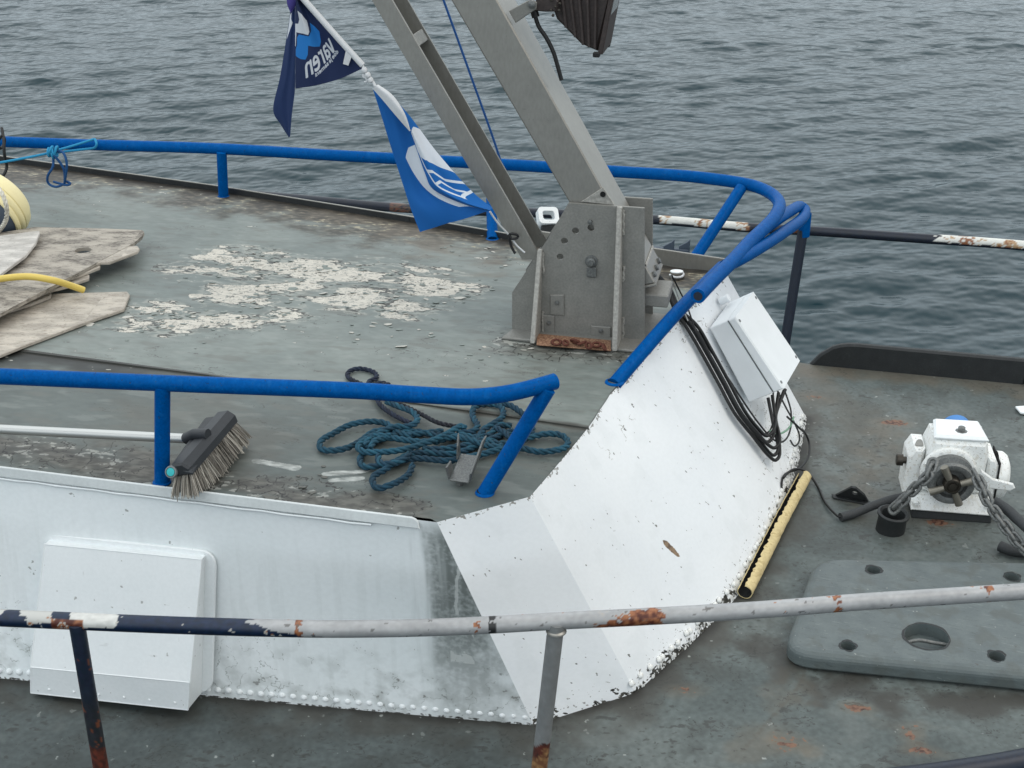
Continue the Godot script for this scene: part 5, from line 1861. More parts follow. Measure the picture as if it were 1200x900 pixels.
func broom() -> void:
	var t := thing("push_broom", "black headed deck broom with aluminium handle lying behind the near blue rail", "broom")
	var e1: Vector3 = Vector3(-1.101, 1.82, -4.693)
	var e2: Vector3 = Vector3(-1.19, 1.8, -4.326)
	var mid := (e1 + e2) / 2
	var ax := (e1 - e2).normalized()
	var t1: Vector3 = Vector3(-1.04, 1.7, -4.775)
	var t2: Vector3 = Vector3(-1.177, 1.72, -4.3)
	var dn := ((t1 + t2) / 2 - mid)
	dn = (dn - ax * dn.dot(ax)).normalized()
	var wd := ax.cross(dn).normalized()
	if wd.y < 0:
		wd = -wd
	var L := e1.distance_to(e2) + 0.03
	# the block: a flat moulded bar with chamfered top, its long axis along ax
	var blk := MB.new()
	var prof := [[-0.045, 0.018], [0.045, 0.018], [0.045, -0.01], [0.022, -0.034], [-0.022, -0.034], [-0.045, -0.01]]
	var ring := []
	for q in prof:
		ring.append(mid - ax * L / 2 + wd * q[0] + dn * q[1])
	blk.prism(ring, ax * L, 0.008)
	obj("head", blk, M.plastic, t)
	var hub := MB.new()
	var hw: Vector3 = ((Vector3(-1.976, 1.775, -4.702) as Vector3) - (Vector3(-1.223, 1.81, -4.555) as Vector3)).normalized()
	var neck := MB.new()
	var hc := mid - dn * 0.035
	neck.prism([Vector3(-1.177, 1.822, -4.681), Vector3(-1.091, 1.821, -4.713), Vector3(-1.095, 1.816, -4.628), Vector3(-1.133, 1.802, -4.394), Vector3(-1.143, 1.796, -4.295), Vector3(-1.213, 1.8, -4.319), Vector3(-1.227, 1.803, -4.359), Vector3(-1.212, 1.809, -4.46)].map(func(q): return q - Vector3(0.034, 0.997, 0.063) * 0.006), Vector3(0.034, 0.997, 0.063) * 0.024, 0.009)
	obj("neck", neck, M.plastic, t)
	var h0: Vector3 = Vector3(-1.22, 1.815, -4.545)
	hub.tube([h0 + hw * 0.0, h0.lerp(hc, 0.6) + Vector3(0.034, 0.997, 0.063) * 0.012, hc + Vector3(0.034, 0.997, 0.063) * 0.008 - hw * 0.03], 0.022, 16)
	obj("socket", hub, M.plastic, t)
	var hd := MB.new()
	hd.tube([h0 + hw * 2.2, h0 - hw * 0.02], 0.0185, 18)
	obj("handle", hd, M.alu, t)
	var ring2 := MB.new()
	var rc: Vector3 = Vector3(-1.224, 1.8, -4.314)
	ring2.lathe(frame(rc, -ax + Vector3(0, 0.5, 0)), [Vector2(0.022, -0.012), Vector2(0.024, 0), Vector2(0.022, 0.007), Vector2(0.017, 0.008)], 20)
	obj("corner_bumper", ring2, M.plastic_grey, t)
	var cy := MB.new()
	cy.lathe(frame(rc, -ax + Vector3(0, 0.5, 0)), [Vector2(0.017, -0.002), Vector2(0.015, 0.008), Vector2(0, 0.009)], 20)
	obj("cyan_insert", cy, M.cyan, t)
	# bristle tufts, too fine to pick apart
	var br := MB.new()
	var rng := RandomNumberGenerator.new()
	rng.seed = 12
	for k in 1100:
		var u := rng.randf()
		var w := rng.randf_range(-0.036, 0.036)
		var p := e2.lerp(e1, u * 1.04 - 0.02) + wd * w + dn * 0.014
		var splay := ax * ((u - 0.5) * 0.05 + rng.randfn(0, 0.008)) + wd * (w * 0.7 + rng.randfn(0, 0.006))
		if u < 0.3:
			splay -= ax * (0.3 - u) * 0.1
		var ln := 0.098 - maxf(0.35 - u, 0.0) * 0.09 + rng.randfn(0, 0.006)
		var q := p + dn * ln + splay
		q.y = maxf(q.y, DECK + 0.004)
		br.col = rgb(104, 99, 92).lerp(rgb(188, 183, 172), rng.randf()).srgb_to_linear()
		br.tube([p, p.lerp(q, 0.55) + splay * 0.05, q], 0.0016, 4, false)
	var bo := obj("bristles", br, coloured(0.8), t)
	bo.set_meta("kind", "stuff")


func laid(s: MB, path: Array, r: float, tone: Color, tone2: Color, rng: RandomNumberGenerator) -> void:
	# three strands twisted round each other
	var pts := curve(path, r * 0.42)
	var x := Vector3.UP
	var strands := [[], [], []]
	var turn := 0.0
	for i in pts.size():
		var d: Vector3 = (pts[mini(i + 1, pts.size() - 1)] - pts[maxi(i - 1, 0)]).normalized()
		x = (x - d * x.dot(d)).normalized()
		var y := d.cross(x)
		for k in 3:
			var w: float = turn + k * TAU / 3
			strands[k].append(pts[i] + (x * cos(w) + y * sin(w)) * r * 0.53)
		if i:
			turn += (pts[i] as Vector3).distance_to(pts[i - 1]) * TAU / (r * 7.0)
	for k in 3:
		s.col = tone.lerp(tone2, rng.randf()).srgb_to_linear()
		var from := s.v.size()
		s.tube(strands[k], r * 0.52, 7, true)
		for i in range(from, s.v.size()):
			s.c[i] = s.c[i] * (1.0 + 0.5 * FIBRE.get_noise_3dv(s.v[i] * 60.0) + 0.5 * FIBRE.get_noise_3dv(s.v[i] * 6.0))


func ropes() -> void:
	var rng := RandomNumberGenerator.new()
	rng.seed = 44
	var y0 := DECK + 0.013
	var s := MB.new()
	var ta := rgb(14, 50, 68)
	var tb := rgb(26, 74, 92)
	# loops as they lie, from the lowest to the topmost
	var low: Array = [Vector3(-0.002, 1.713, -4.846), Vector3(-0.047, 1.713, -4.846), Vector3(-0.091, 1.713, -4.767), Vector3(-0.145, 1.713, -4.748), Vector3(-0.216, 1.713, -4.757), Vector3(-0.287, 1.713, -4.757), Vector3(-0.37, 1.713, -4.797), Vector3(-0.414, 1.713, -4.787), Vector3(-0.457, 1.713, -4.767), Vector3(-0.5, 1.713, -4.748), Vector3(-0.547, 1.713, -4.681), Vector3(-0.571, 1.713, -4.606), Vector3(-0.574, 1.713, -4.551), Vector3(-0.553, 1.713, -4.509), Vector3(-0.506, 1.713, -4.509), Vector3(-0.449, 1.713, -4.542), Vector3(-0.384, 1.713, -4.606), Vector3(-0.315, 1.713, -4.615), Vector3(-0.228, 1.713, -4.606), Vector3(-0.16, 1.713, -4.652), Vector3(-0.108, 1.713, -4.709), Vector3(-0.056, 1.713, -4.757), Vector3(0.007, 1.713, -4.807)]
	var loop_left: Array = [Vector3(-0.394, 1.716, -4.752), Vector3(-0.458, 1.716, -4.781), Vector3(-0.473, 1.716, -4.83), Vector3(-0.511, 1.716, -4.871), Vector3(-0.575, 1.716, -4.875), Vector3(-0.644, 1.716, -4.844), Vector3(-0.708, 1.716, -4.771), Vector3(-0.738, 1.716, -4.713), Vector3(-0.741, 1.716, -4.669), Vector3(-0.718, 1.716, -4.639), Vector3(-0.665, 1.716, -4.632), Vector3(-0.624, 1.716, -4.656), Vector3(-0.586, 1.716, -4.713), Vector3(-0.548, 1.716, -4.785), Vector3(-0.505, 1.716, -4.809), Vector3(-0.469, 1.716, -4.797), Vector3(-0.413, 1.716, -4.771), Vector3(-0.342, 1.716, -4.781), Vector3(-0.271, 1.716, -4.791)]
	var loop_right: Array = [Vector3(-0.192, 1.718, -4.569), Vector3(-0.123, 1.718, -4.596), Vector3(-0.054, 1.718, -4.628), Vector3(-0.011, 1.718, -4.652), Vector3(0.033, 1.718, -4.643), Vector3(0.102, 1.718, -4.624), Vector3(0.163, 1.718, -4.628), Vector3(0.206, 1.718, -4.662), Vector3(0.217, 1.718, -4.709), Vector3(0.193, 1.718, -4.748), Vector3(0.14, 1.718, -4.761), Vector3(0.078, 1.718, -4.742), Vector3(0.015, 1.718, -4.696), Vector3(-0.037, 1.718, -4.677), Vector3(-0.09, 1.718, -4.703), Vector3(-0.144, 1.718, -4.734), Vector3(-0.198, 1.718, -4.748), Vector3(-0.242, 1.718, -4.734), Vector3(-0.302, 1.718, -4.696)]
	var loop_top: Array = [Vector3(-0.217, 1.72, -4.773), Vector3(-0.154, 1.72, -4.783), Vector3(-0.136, 1.72, -4.832), Vector3(-0.156, 1.72, -4.914), Vector3(-0.156, 1.72, -4.986), Vector3(-0.133, 1.72, -5.022), Vector3(-0.086, 1.72, -5.033), Vector3(-0.047, 1.72, -5.007), Vector3(-0.034, 1.72, -4.945), Vector3(-0.048, 1.72, -4.883), Vector3(-0.083, 1.72, -4.836), Vector3(-0.11, 1.72, -4.803), Vector3(-0.127, 1.72, -4.744), Vector3(-0.143, 1.72, -4.686), Vector3(-0.195, 1.72, -4.658), Vector3(-0.264, 1.72, -4.639), Vector3(-0.342, 1.72, -4.63)]
	var loop_top2: Array = [Vector3(-0.054, 1.722, -5.025), Vector3(-0.012, 1.722, -5.014), Vector3(0.035, 1.722, -4.955), Vector3(0.062, 1.722, -4.899), Vector3(0.079, 1.722, -4.829), Vector3(0.076, 1.722, -4.769), Vector3(0.051, 1.722, -4.73), Vector3(0.007, 1.722, -4.711), Vector3(-0.029, 1.722, -4.769), Vector3(-0.065, 1.722, -4.809)]
	var over: Array = [Vector3(-0.47, 1.736, -4.713), Vector3(-0.532, 1.736, -4.713), Vector3(-0.576, 1.736, -4.665), Vector3(-0.586, 1.736, -4.618), Vector3(-0.559, 1.736, -4.586), Vector3(-0.494, 1.736, -4.581), Vector3(-0.418, 1.736, -4.605), Vector3(-0.359, 1.736, -4.637), Vector3(-0.301, 1.736, -4.68), Vector3(-0.242, 1.736, -4.746), Vector3(-0.199, 1.736, -4.797), Vector3(-0.185, 1.736, -4.785)]
	var over2: Array = [Vector3(-0.514, 1.734, -5.032), Vector3(-0.465, 1.734, -4.989), Vector3(-0.405, 1.734, -4.931), Vector3(-0.378, 1.734, -4.881), Vector3(-0.382, 1.734, -4.825), Vector3(-0.414, 1.734, -4.801), Vector3(-0.459, 1.734, -4.795), Vector3(-0.493, 1.734, -4.775), Vector3(-0.517, 1.734, -4.746), Vector3(-0.549, 1.734, -4.703), Vector3(-0.565, 1.734, -4.64)]
	var front: Array = [Vector3(-0.373, 1.72, -4.507), Vector3(-0.38, 1.72, -4.449), Vector3(-0.411, 1.72, -4.388), Vector3(-0.449, 1.72, -4.346), Vector3(-0.486, 1.72, -4.337), Vector3(-0.508, 1.72, -4.368), Vector3(-0.508, 1.72, -4.423), Vector3(-0.476, 1.72, -4.466), Vector3(-0.438, 1.72, -4.52), Vector3(-0.398, 1.72, -4.556), Vector3(-0.347, 1.72, -4.561), Vector3(-0.285, 1.72, -4.543), Vector3(-0.234, 1.72, -4.538), Vector3(-0.183, 1.72, -4.565)]
	var knot: Array = [Vector3(-0.506, 1.73, -4.565), Vector3(-0.497, 1.73, -4.519), Vector3(-0.469, 1.73, -4.492), Vector3(-0.437, 1.73, -4.507), Vector3(-0.397, 1.73, -4.546), Vector3(-0.39, 1.73, -4.574)]
	var inner: Array = [Vector3(-0.541, 1.728, -4.624), Vector3(-0.529, 1.728, -4.68), Vector3(-0.479, 1.728, -4.715), Vector3(-0.408, 1.728, -4.699), Vector3(-0.336, 1.728, -4.684), Vector3(-0.267, 1.728, -4.715), Vector3(-0.214, 1.728, -4.719), Vector3(-0.161, 1.728, -4.69), Vector3(-0.089, 1.728, -4.646), Vector3(-0.037, 1.728, -4.643)]
	for p in [low, loop_left, loop_right, loop_top, loop_top2, front, inner, over2, knot, over]:
		var q: Array = []
		for i in p.size():
			q.append(p[i] + Vector3(0, rng.randf() * 0.007, 0))
		laid(s, q, 0.0128, ta, tb, rng)
	tag(obj("coiled_rope", s, coloured(0.85)), "teal three-strand rope heaped in loose loops on the deck behind the slanted post", "rope")
	var d := MB.new()
	laid(d, [Vector3(-0.516, 1.72, -5.22), Vector3(-0.552, 1.72, -5.243), Vector3(-0.583, 1.72, -5.22), Vector3(-0.606, 1.72, -5.225), Vector3(-0.602, 1.72, -5.266), Vector3(-0.579, 1.72, -5.289), Vector3(-0.588, 1.72, -5.343), Vector3(-0.617, 1.72, -5.373), Vector3(-0.663, 1.72, -5.39), Vector3(-0.698, 1.72, -5.366), Vector3(-0.705, 1.72, -5.319), Vector3(-0.68, 1.72, -5.273), Vector3(-0.627, 1.72, -5.22), Vector3(-0.567, 1.72, -5.115), Vector3(-0.538, 1.72, -5.029), Vector3(-0.49, 1.72, -4.955), Vector3(-0.44, 1.72, -4.897), Vector3(-0.401, 1.72, -4.863)], 0.0105, rgb(20, 28, 44), rgb(30, 40, 58), rng)
	laid(d, [Vector3(-0.539, 1.73, -5.212), Vector3(-0.511, 1.73, -5.127), Vector3(-0.478, 1.73, -5.04), Vector3(-0.418, 1.73, -4.981), Vector3(-0.359, 1.73, -4.918), Vector3(-0.291, 1.73, -4.847), Vector3(-0.218, 1.73, -4.813), Vector3(-0.182, 1.73, -4.803)], 0.0095, rgb(22, 26, 34), rgb(34, 38, 46), rng)
	tag(obj("dark_rope", d, coloured(0.85)), "dark navy rope with a small loop running under the near blue rail", "rope")
	# cyan line tied round the far rail at left
	var c := thing("cyan_line", "bright cyan cord knotted round the far rail, with a loop touching the deck", "rope")
	var bl := rgb(30, 132, 176)
	var parts := [[Vector3(-3.259, 1.945, -7.684), Vector3(-2.981, 1.969, -7.75), Vector3(-2.825, 1.984, -7.813), Vector3(-2.717, 1.994, -7.872)], [Vector3(-2.717, 1.998, -7.874), Vector3(-2.607, 2.017, -7.938), Vector3(-2.487, 2.048, -7.975)], [Vector3(-2.717, 1.989, -7.87), Vector3(-2.632, 1.989, -7.925), Vector3(-2.506, 1.99, -7.981)], [Vector3(-2.506, 1.99, -7.981), Vector3(-2.465, 2.021, -7.94), Vector3(-2.482, 2.048, -7.975)], [Vector3(-2.707, 1.989, -7.87), Vector3(-2.635, 2.012, -7.825), Vector3(-2.61, 1.957, -7.8), Vector3(-2.631, 1.875, -7.817), Vector3(-2.664, 1.8, -7.859)], [Vector3(-2.707, 1.985, -7.868), Vector3(-2.7, 1.926, -7.819), Vector3(-2.74, 1.868, -7.824), Vector3(-2.749, 1.815, -7.844), Vector3(-2.703, 1.797, -7.835), Vector3(-2.669, 1.805, -7.861)], [Vector3(-2.685, 1.994, -7.817), Vector3(-2.66, 1.949, -7.829), Vector3(-2.641, 1.902, -7.829), Vector3(-2.653, 1.829, -7.85)], [Vector3(-2.732, 1.813, -7.887), Vector3(-2.69, 1.809, -7.863), Vector3(-2.622, 1.81, -7.842), Vector3(-2.659, 1.823, -7.87)]]
	for k in parts.size():
		var l := MB.new()
		l.col = (bl if k < 4 else rgb(14, 72, 124)).srgb_to_linear()
		l.tube(curve(parts[k], 0.02), 0.0075, 8)
		obj("cord", l, coloured(0.8), c)
	var kn := MB.new()
	for k in 5:
		var ctr: Vector3 = Vector3(-2.697, 2.004, -7.844) + Vector3(k * 0.011 - 0.022, sin(k * 2.1) * 0.012, 0)
		var loop := []
		for w in 13:
			loop.append(ctr + Vector3(sin(k * 1.7) * 0.012 * cos(w * TAU / 12), cos(w * TAU / 12) * 0.024, sin(w * TAU / 12) * 0.024))
		kn.col = bl.srgb_to_linear()
		kn.tube(loop, 0.0075, 7)
	obj("knot", kn, coloured(0.8), c)
	var bk := MB.new()
	bk.tube(curve([Vector3(-3.009, 2.126, -7.934), Vector3(-2.985, 2.065, -7.872), Vector3(-2.986, 1.994, -7.85), Vector3(-2.997, 1.907, -7.887), Vector3(-3.007, 1.875, -7.872), Vector3(-3.027, 1.847, -7.859)], 0.02), 0.009, 8)
	bk.tube(curve([Vector3(-2.992, 2.097, -7.887), Vector3(-3.033, 2.05, -7.909), Vector3(-3.045, 1.998, -7.951), Vector3(-3.034, 2.015, -8.003), Vector3(-3.017, 2.067, -7.962)], 0.02), 0.009, 8)
	tag(obj("tied_black_rope", bk, M.rubber), "black cord looped over the far rail at the left edge", "rope")


# ---------------------------------------------------------------- boxes on the trunk walls
func wall_boxes() -> void:
	var v := thing("vent_box", "white wedge-shaped steel vent box on the near wall, below the broom", "vent box")
	var n: Vector3 = Vector3(-0.225, 0.082, 0.971)
	var fl := MB.new()
	fl.prism(round_corners([Vector3(-1.805, 1.446, -4.486), Vector3(-1.09, 1.465, -4.322), Vector3(-1.156, 0.843, -4.285), Vector3(-1.93, 0.76, -4.457)], 0.07), n * 0.012, 0.004)
	obj("flange", fl, M.white, v)
	var p: Array = [Vector3(-1.771, 1.424, -4.43), Vector3(-1.145, 1.446, -4.287), Vector3(-1.206, 0.991, -4.154), Vector3(-1.852, 0.952, -4.3), Vector3(-1.874, 0.823, -4.31), Vector3(-1.228, 0.857, -4.163)]
	var back: Array = [Vector3(-1.783, 1.417, -4.466), Vector3(-1.149, 1.443, -4.321), Vector3(-1.191, 0.846, -4.281), Vector3(-1.91, 0.772, -4.441)]
	var s := MB.new()
	# front, chamfer, sides, top, underside
	s.face([p[0], p[3], p[2], p[1]])
	s.face([p[3], p[4], p[5], p[2]])
	var bl: Vector3 = p[5] - n * 0.123
	var bll: Vector3 = p[4] - n * 0.123
	var tr: Vector3 = p[1] - n * 0.033
	var tl: Vector3 = p[0] - n * 0.033
	s.face([p[1], p[2], p[5], bl, tr])
	s.face([p[0], tl, bll, p[4], p[3]])
	s.face([tl, p[0], p[1], tr])
	s.face([p[4], bll, bl, p[5]])
	var cowl := obj("cowl", s, M.white, v)
	# rounded seams along its folded edges
	for e in [[p[0], p[1]], [p[1], p[2]], [p[3], p[2]], [p[2], p[5]], [p[0], p[3]], [p[4], p[5]], [p[3], p[4]]]:
		var ed := MB.new()
		ed.tube([e[0] - n * 0.002, e[1] - n * 0.002], 0.0035, 8)
		obj("folded_edge", ed, M.white, cowl)
	for k in 6:
		var rv := MB.new()
		var q: Vector3 = (p[4] as Vector3).lerp(p[5], 0.12 + k * 0.16).lerp((p[3] as Vector3).lerp(p[2], 0.12 + k * 0.16), 0.22)
		rv.lathe(frame(q, n), [Vector2(0.006, 0), Vector2(0.005, 0.003), Vector2(0, 0.005)], 8)
		obj("rivet", rv, M.white, cowl)

	var e := thing("junction_box", "white electrical junction box screwed to the raked deckhouse front", "junction box")
	var f: Vector3 = Vector3(0.755, 0.548, 0.36)
	var A: Vector3 = Vector3(0.963, 1.587, -6.159)
	var F_: Vector3 = Vector3(1.163, 1.238, -6.047)
	var G: Vector3 = Vector3(1.063, 1.613, -6.408)
	var dn := (F_ - A).normalized()
	var ac := (G - A)
	ac = (ac - dn * ac.dot(dn) * 0.45).normalized()
	var h := A.distance_to(F_)
	var w := 0.34
	var body := MB.new()
	# seen from its end: it stands off the slope more at the foot than at the head
	var da := 0.15
	var df := 0.2
	body.prism([A + f * 0.004, F_ + f * 0.004, F_ + f * df * 0.7, A + f * da * 0.7], ac * w, 0.004)
	var box_body := obj("body", body, M.box_white, e)
	var lid := MB.new()
	lid.prism([A + f * da * 0.715, F_ + f * df * 0.715, F_ + f * df, A + f * da], ac * w, 0.006)
	var box_lid := obj("lid", lid, M.box_white, e)
	var gask := MB.new()
	gask.prism([A + dn * 0.004 + f * da * 0.7, F_ - dn * 0.004 + f * df * 0.7, F_ - dn * 0.004 + f * df * 0.714, A + dn * 0.004 + f * da * 0.714], ac * (w - 0.004))
	obj("gasket", gask, M.plastic_grey, e)
	var slope := (F_ + f * df - A - f * da).normalized()
	var out := ac.cross(slope).normalized()
	if out.dot(f) < 0:
		out = -out
	for q in [A + f * da + slope * 0.03, A + f * da + slope * 0.03 + ac * (w - 0.04), F_ + f * df - slope * 0.03, F_ + f * df - slope * 0.03 + ac * (w - 0.04)]:
		var sc := MB.new()
		sc.lathe(frame((q as Vector3) + ac * 0.02, out), [Vector2(0.009, 0), Vector2(0.008, 0.002), Vector2(0, 0.0025)], 10)
		obj("lid_screw", sc, M.plastic_grey, box_lid)
	for k in 5:
		var gl := MB.new()
		gl.lathe(frame(F_ + ac * (0.1 + k * 0.045) + f * 0.06, dn), [Vector2(0.017, 0), Vector2(0.017, 0.014), Vector2(0.012, 0.016), Vector2(0.012, 0.028)], 8)
		obj("cable_gland", gl, M.rubber, box_body)
	var ear := MB.new()
	ear.lathe(frame(A + ac * (w - 0.08) - dn * 0.04 + f * 0.02, f), [Vector2(0.02, -0.02), Vector2(0.02, 0.03), Vector2(0.012, 0.036), Vector2(0, 0.037)], 12)
	obj("fixing_lug", ear, M.box_white, box_body)


func rounded(w: float, h: float, r: float) -> PackedVector2Array:
	var out := PackedVector2Array()
	for q in 4:
		var c := Vector2((w - r) * (1 if q in [0, 3] else -1), (h - r) * (1 if q < 2 else -1))
		for k in 6:
			out.append(c + Vector2.from_angle(PI / 2 * (q + k / 5.0)) * r)
	return out


func round_corners(pts: Array, r: float) -> Array:
	var out := []
	for i in pts.size():
		var p: Vector3 = pts[i]
		var a: Vector3 = p + (pts[i - 1] - p).normalized() * r
		var c: Vector3 = p + ((pts[(i + 1) % pts.size()] as Vector3) - p).normalized() * r
		for k in 6:
			var t := k / 5.0
			out.append(a.lerp(p, t).lerp(p.lerp(c, t), t))
	return out


# ---------------------------------------------------------------- foredeck
func windlass() -> void:
	var o: Vector3 = Vector3(2.096, 0.8, -5.689)
	var yaw := -0.14
	var f := Transform3D(Basis(Vector3.UP, yaw), o).scaled_local(Vector3.ONE * 0.86)
	var t := thing("windlass", "white anchor windlass with grey chain wheel on the foredeck", "windlass")
	# local: x to the right, y up, z towards the quay
	var pl := MB.new()
	pl.prism([f * Vector3(-0.2, 0.05, 0.03), f * Vector3(0.22, 0.05, 0.03), f * Vector3(0.24, 0.02, 0.05), f * Vector3(0.24, 0.0, -0.3), f * Vector3(-0.2, 0.0, -0.3), f * Vector3(-0.22, 0.02, 0.05)], Vector3(0, 0.03, 0), 0.004)
	var plinth := MB.new()
	plinth.prism([f * Vector3(-0.2, 0, 0.04), f * Vector3(0.23, 0, 0.04), f * Vector3(0.23, 0.045, 0.03), f * Vector3(-0.2, 0.045, 0.03)], f.basis * Vector3(0, 0, -0.33), 0.004)
	obj("plinth", plinth, M.black, t)
	var bed := MB.new()
	bed.prism([f * Vector3(-0.21, 0.055, 0.05), f * Vector3(0.235, 0.05, 0.05), f * Vector3(0.235, 0.115, 0.0), f * Vector3(0.2, 0.13, -0.02), f * Vector3(-0.2, 0.13, -0.02), f * Vector3(-0.21, 0.115, 0.0)], f.basis * Vector3(0, 0, -0.3), 0.008)
	obj("bed_plate", bed, M.worn_white, t)
	var main := MB.new()
	# gearbox: profile in x and y swept back
	main.prism([f * Vector3(-0.155, 0.13, -0.04), f * Vector3(0.17, 0.13, -0.04), f * Vector3(0.18, 0.38, -0.04), f * Vector3(0.165, 0.45, -0.04), f * Vector3(-0.12, 0.45, -0.04), f * Vector3(-0.15, 0.36, -0.04)], f.basis * Vector3(0, 0, -0.24), 0.016)
	obj("gearbox", main, M.worn_white, t)
	var top := MB.new()
	top.prism([f * Vector3(-0.125, 0.4505, -0.048), f * Vector3(0.168, 0.4505, -0.048), f * Vector3(0.15, 0.4505, -0.27), f * Vector3(-0.1, 0.4505, -0.27)], Vector3(0, 0.028, 0), 0.012)
	obj("top_cover", top, M.white, t)
	var lsh := MB.new()
	lsh.prism([f * Vector3(-0.25, 0.1, -0.06), f * Vector3(-0.157, 0.1, -0.06), f * Vector3(-0.157, 0.385, -0.06), f * Vector3(-0.215, 0.385, -0.06), f * Vector3(-0.245, 0.33, -0.06)], f.basis * Vector3(0, 0, -0.2), 0.014)
	obj("left_housing", lsh, M.worn_white, t)
	var win := MB.new()
	win.prism(round_corners([f * Vector3(-0.215, 0.387, -0.09), f * Vector3(-0.163, 0.387, -0.09), f * Vector3(-0.163, 0.387, -0.17), f * Vector3(-0.19, 0.387, -0.17)], 0.018), Vector3(0, 0.003, 0))
	obj("inspection_plate", win, M.plate, t)
	var rsh := MB.new()
	rsh.prism([f * Vector3(0.182, 0.06, -0.05), f * Vector3(0.245, 0.06, -0.05), f * Vector3(0.245, 0.31, -0.05), f * Vector3(0.225, 0.35, -0.05), f * Vector3(0.182, 0.36, -0.05)], f.basis * Vector3(0, 0, -0.22), 0.012)
	obj("right_housing", rsh, M.worn_white, t)
	var seam := MB.new()
	seam.prism([f * Vector3(0.2455, 0.07, -0.055), f * Vector3(0.2535, 0.07, -0.055), f * Vector3(0.2535, 0.33, -0.055), f * Vector3(0.2455, 0.335, -0.055)], f.basis * Vector3(0, 0, -0.21))
	obj("gasket", seam, M.dark_gap, t)
	var cap := MB.new()
	cap.lathe(Transform3D(f.basis * Basis(Vector3.BACK, -PI / 2), f * Vector3(0.2535, 0.2, -0.16)).scaled_local(Vector3(1.25, 1, 1)), [Vector2(0.115, 0), Vector2(0.115, 0.03), Vector2(0.1, 0.055), Vector2(0.07, 0.07), Vector2(0, 0.075)], 28)
	obj("end_cap", cap, M.worn_white, t)
	var motor := MB.new()
	motor.lathe(Transform3D(f.basis * Basis(Vector3.RIGHT, -PI / 2), f * Vector3(0.06, 0.35, -0.3)), [Vector2(0.0, 0.15), Vector2(0.06, 0.145), Vector2(0.085, 0.125), Vector2(0.09, 0.09), Vector2(0.09, -0.02)], 28)
	obj("motor", motor, M.cyan_blue, t)
	var nut := MB.new()
	nut.lathe(Transform3D(f.basis, f * Vector3(0.03, 0.478, -0.12)), [Vector2(0.036, 0), Vector2(0.034, 0.005), Vector2(0.02, 0.008), Vector2(0.02, 0.028), Vector2(0.014, 0.032), Vector2(0, 0.032)], 8)
	obj("filler_plug", nut, M.galvanised, t)
	var kn := MB.new()
	kn.lathe(Transform3D(f.basis * Basis(Vector3.BACK, PI / 2), f * Vector3(-0.245, 0.29, -0.1)), [Vector2(0.02, 0), Vector2(0.02, 0.018), Vector2(0.034, 0.02), Vector2(0.034, 0.05), Vector2(0.028, 0.056), Vector2(0, 0.057)], 18)
	obj("side_knob", kn, M.dark_steel, t)
	# collar, brake band, chain wheel and its star handle on the axis that points to the quay
	var axis := Transform3D(f.basis * Basis(Vector3.RIGHT, PI / 2), f * Vector3(-0.025, 0.265, -0.04)).scaled_local(Vector3(0.9, 1, 0.9))
	var col := MB.new()
	col.lathe(axis, [Vector2(0.17, 0), Vector2(0.17, 0.025), Vector2(0.155, 0.035), Vector2(0.14, 0.036)], 36)
	obj("collar", col, M.worn_white, t)
	var bandd := MB.new()
	bandd.lathe(axis, [Vector2(0.14, 0.03), Vector2(0.145, 0.04), Vector2(0.145, 0.075), Vector2(0.115, 0.085), Vector2(0.1, 0.1), Vector2(0.115, 0.115)], 36)
	var wheel := obj("chain_wheel", bandd, M.galvanised, t)
	var face := MB.new()
	face.lathe(axis, [Vector2(0.115, 0.112), Vector2(0.135, 0.12), Vector2(0.138, 0.14), Vector2(0.13, 0.152), Vector2(0.112, 0.154), Vector2(0.095, 0.146), Vector2(0.085, 0.12), Vector2(0.05, 0.115), Vector2(0, 0.115)], 36)
	obj("wheel_rim", face, M.galvanised, wheel)
	var hub := MB.new()
	hub.lathe(axis, [Vector2(0.052, 0.115), Vector2(0.052, 0.165), Vector2(0.046, 0.175), Vector2(0.036, 0.176), Vector2(0.032, 0.168), Vector2(0.024, 0.168), Vector2(0.022, 0.178), Vector2(0, 0.18)], 24)
	obj("hub", hub, M.dark_steel, wheel)
	for k in 4:
		var an := [2.05, 0.35, -1.15, 3.55][k] as float
		var d: Vector3 = f.basis * Vector3(cos(an), sin(an), 0)
		var c: Vector3 = axis * Vector3(0, 0.16, 0)
		var sp := MB.new()
		sp.tube([c + d * 0.045, c + d * 0.075, c + d * 0.125], 0.0165, 12, true, 0.2)
		obj("star_handle_arm", sp, M.dark_alu, wheel)
	var lev := MB.new()
	lev.prism([f * Vector3(0.13, 0.335, 0.03), f * Vector3(0.2, 0.285, 0.03), f * Vector3(0.31, 0.262, 0.03), f * Vector3(0.325, 0.235, 0.03), f * Vector3(0.3, 0.215, 0.03), f * Vector3(0.17, 0.225, 0.03), f * Vector3(0.115, 0.275, 0.03)], f.basis * Vector3(0, 0, 0.02), 0.006)
	obj("brake_lever", lev, M.worn_white, t)
	for k in 8:
		var w := TAU * (k + 0.5) / 8
		var cb := MB.new()
		cb.lathe(axis * Transform3D(Basis(), Vector3(cos(w) * 0.158, 0.03, sin(w) * 0.158)), [Vector2(0.009, 0), Vector2(0.009, 0.008), Vector2(0, 0.01)], 6)
		obj("collar_bolt", cb, M.worn_white, t)
	for q in [Vector3(-0.18, 0.137, -0.03), Vector3(0.2, 0.1, 0.03), Vector3(-0.19, 0.09, 0.035)]:
		var bo := MB.new()
		bo.lathe(Transform3D(f.basis, f * q), [Vector2(0.018, 0), Vector2(0.018, 0.016), Vector2(0, 0.018)], 6)
		obj("bolt", bo, M.worn_white, t)

	# anchor chain: from the chain pipe over the wheel and down to the right
	var ch := thing("anchor_chain", "grey galvanised chain hanging over the windlass wheel on both sides", "chain")
	var link := MB.new()
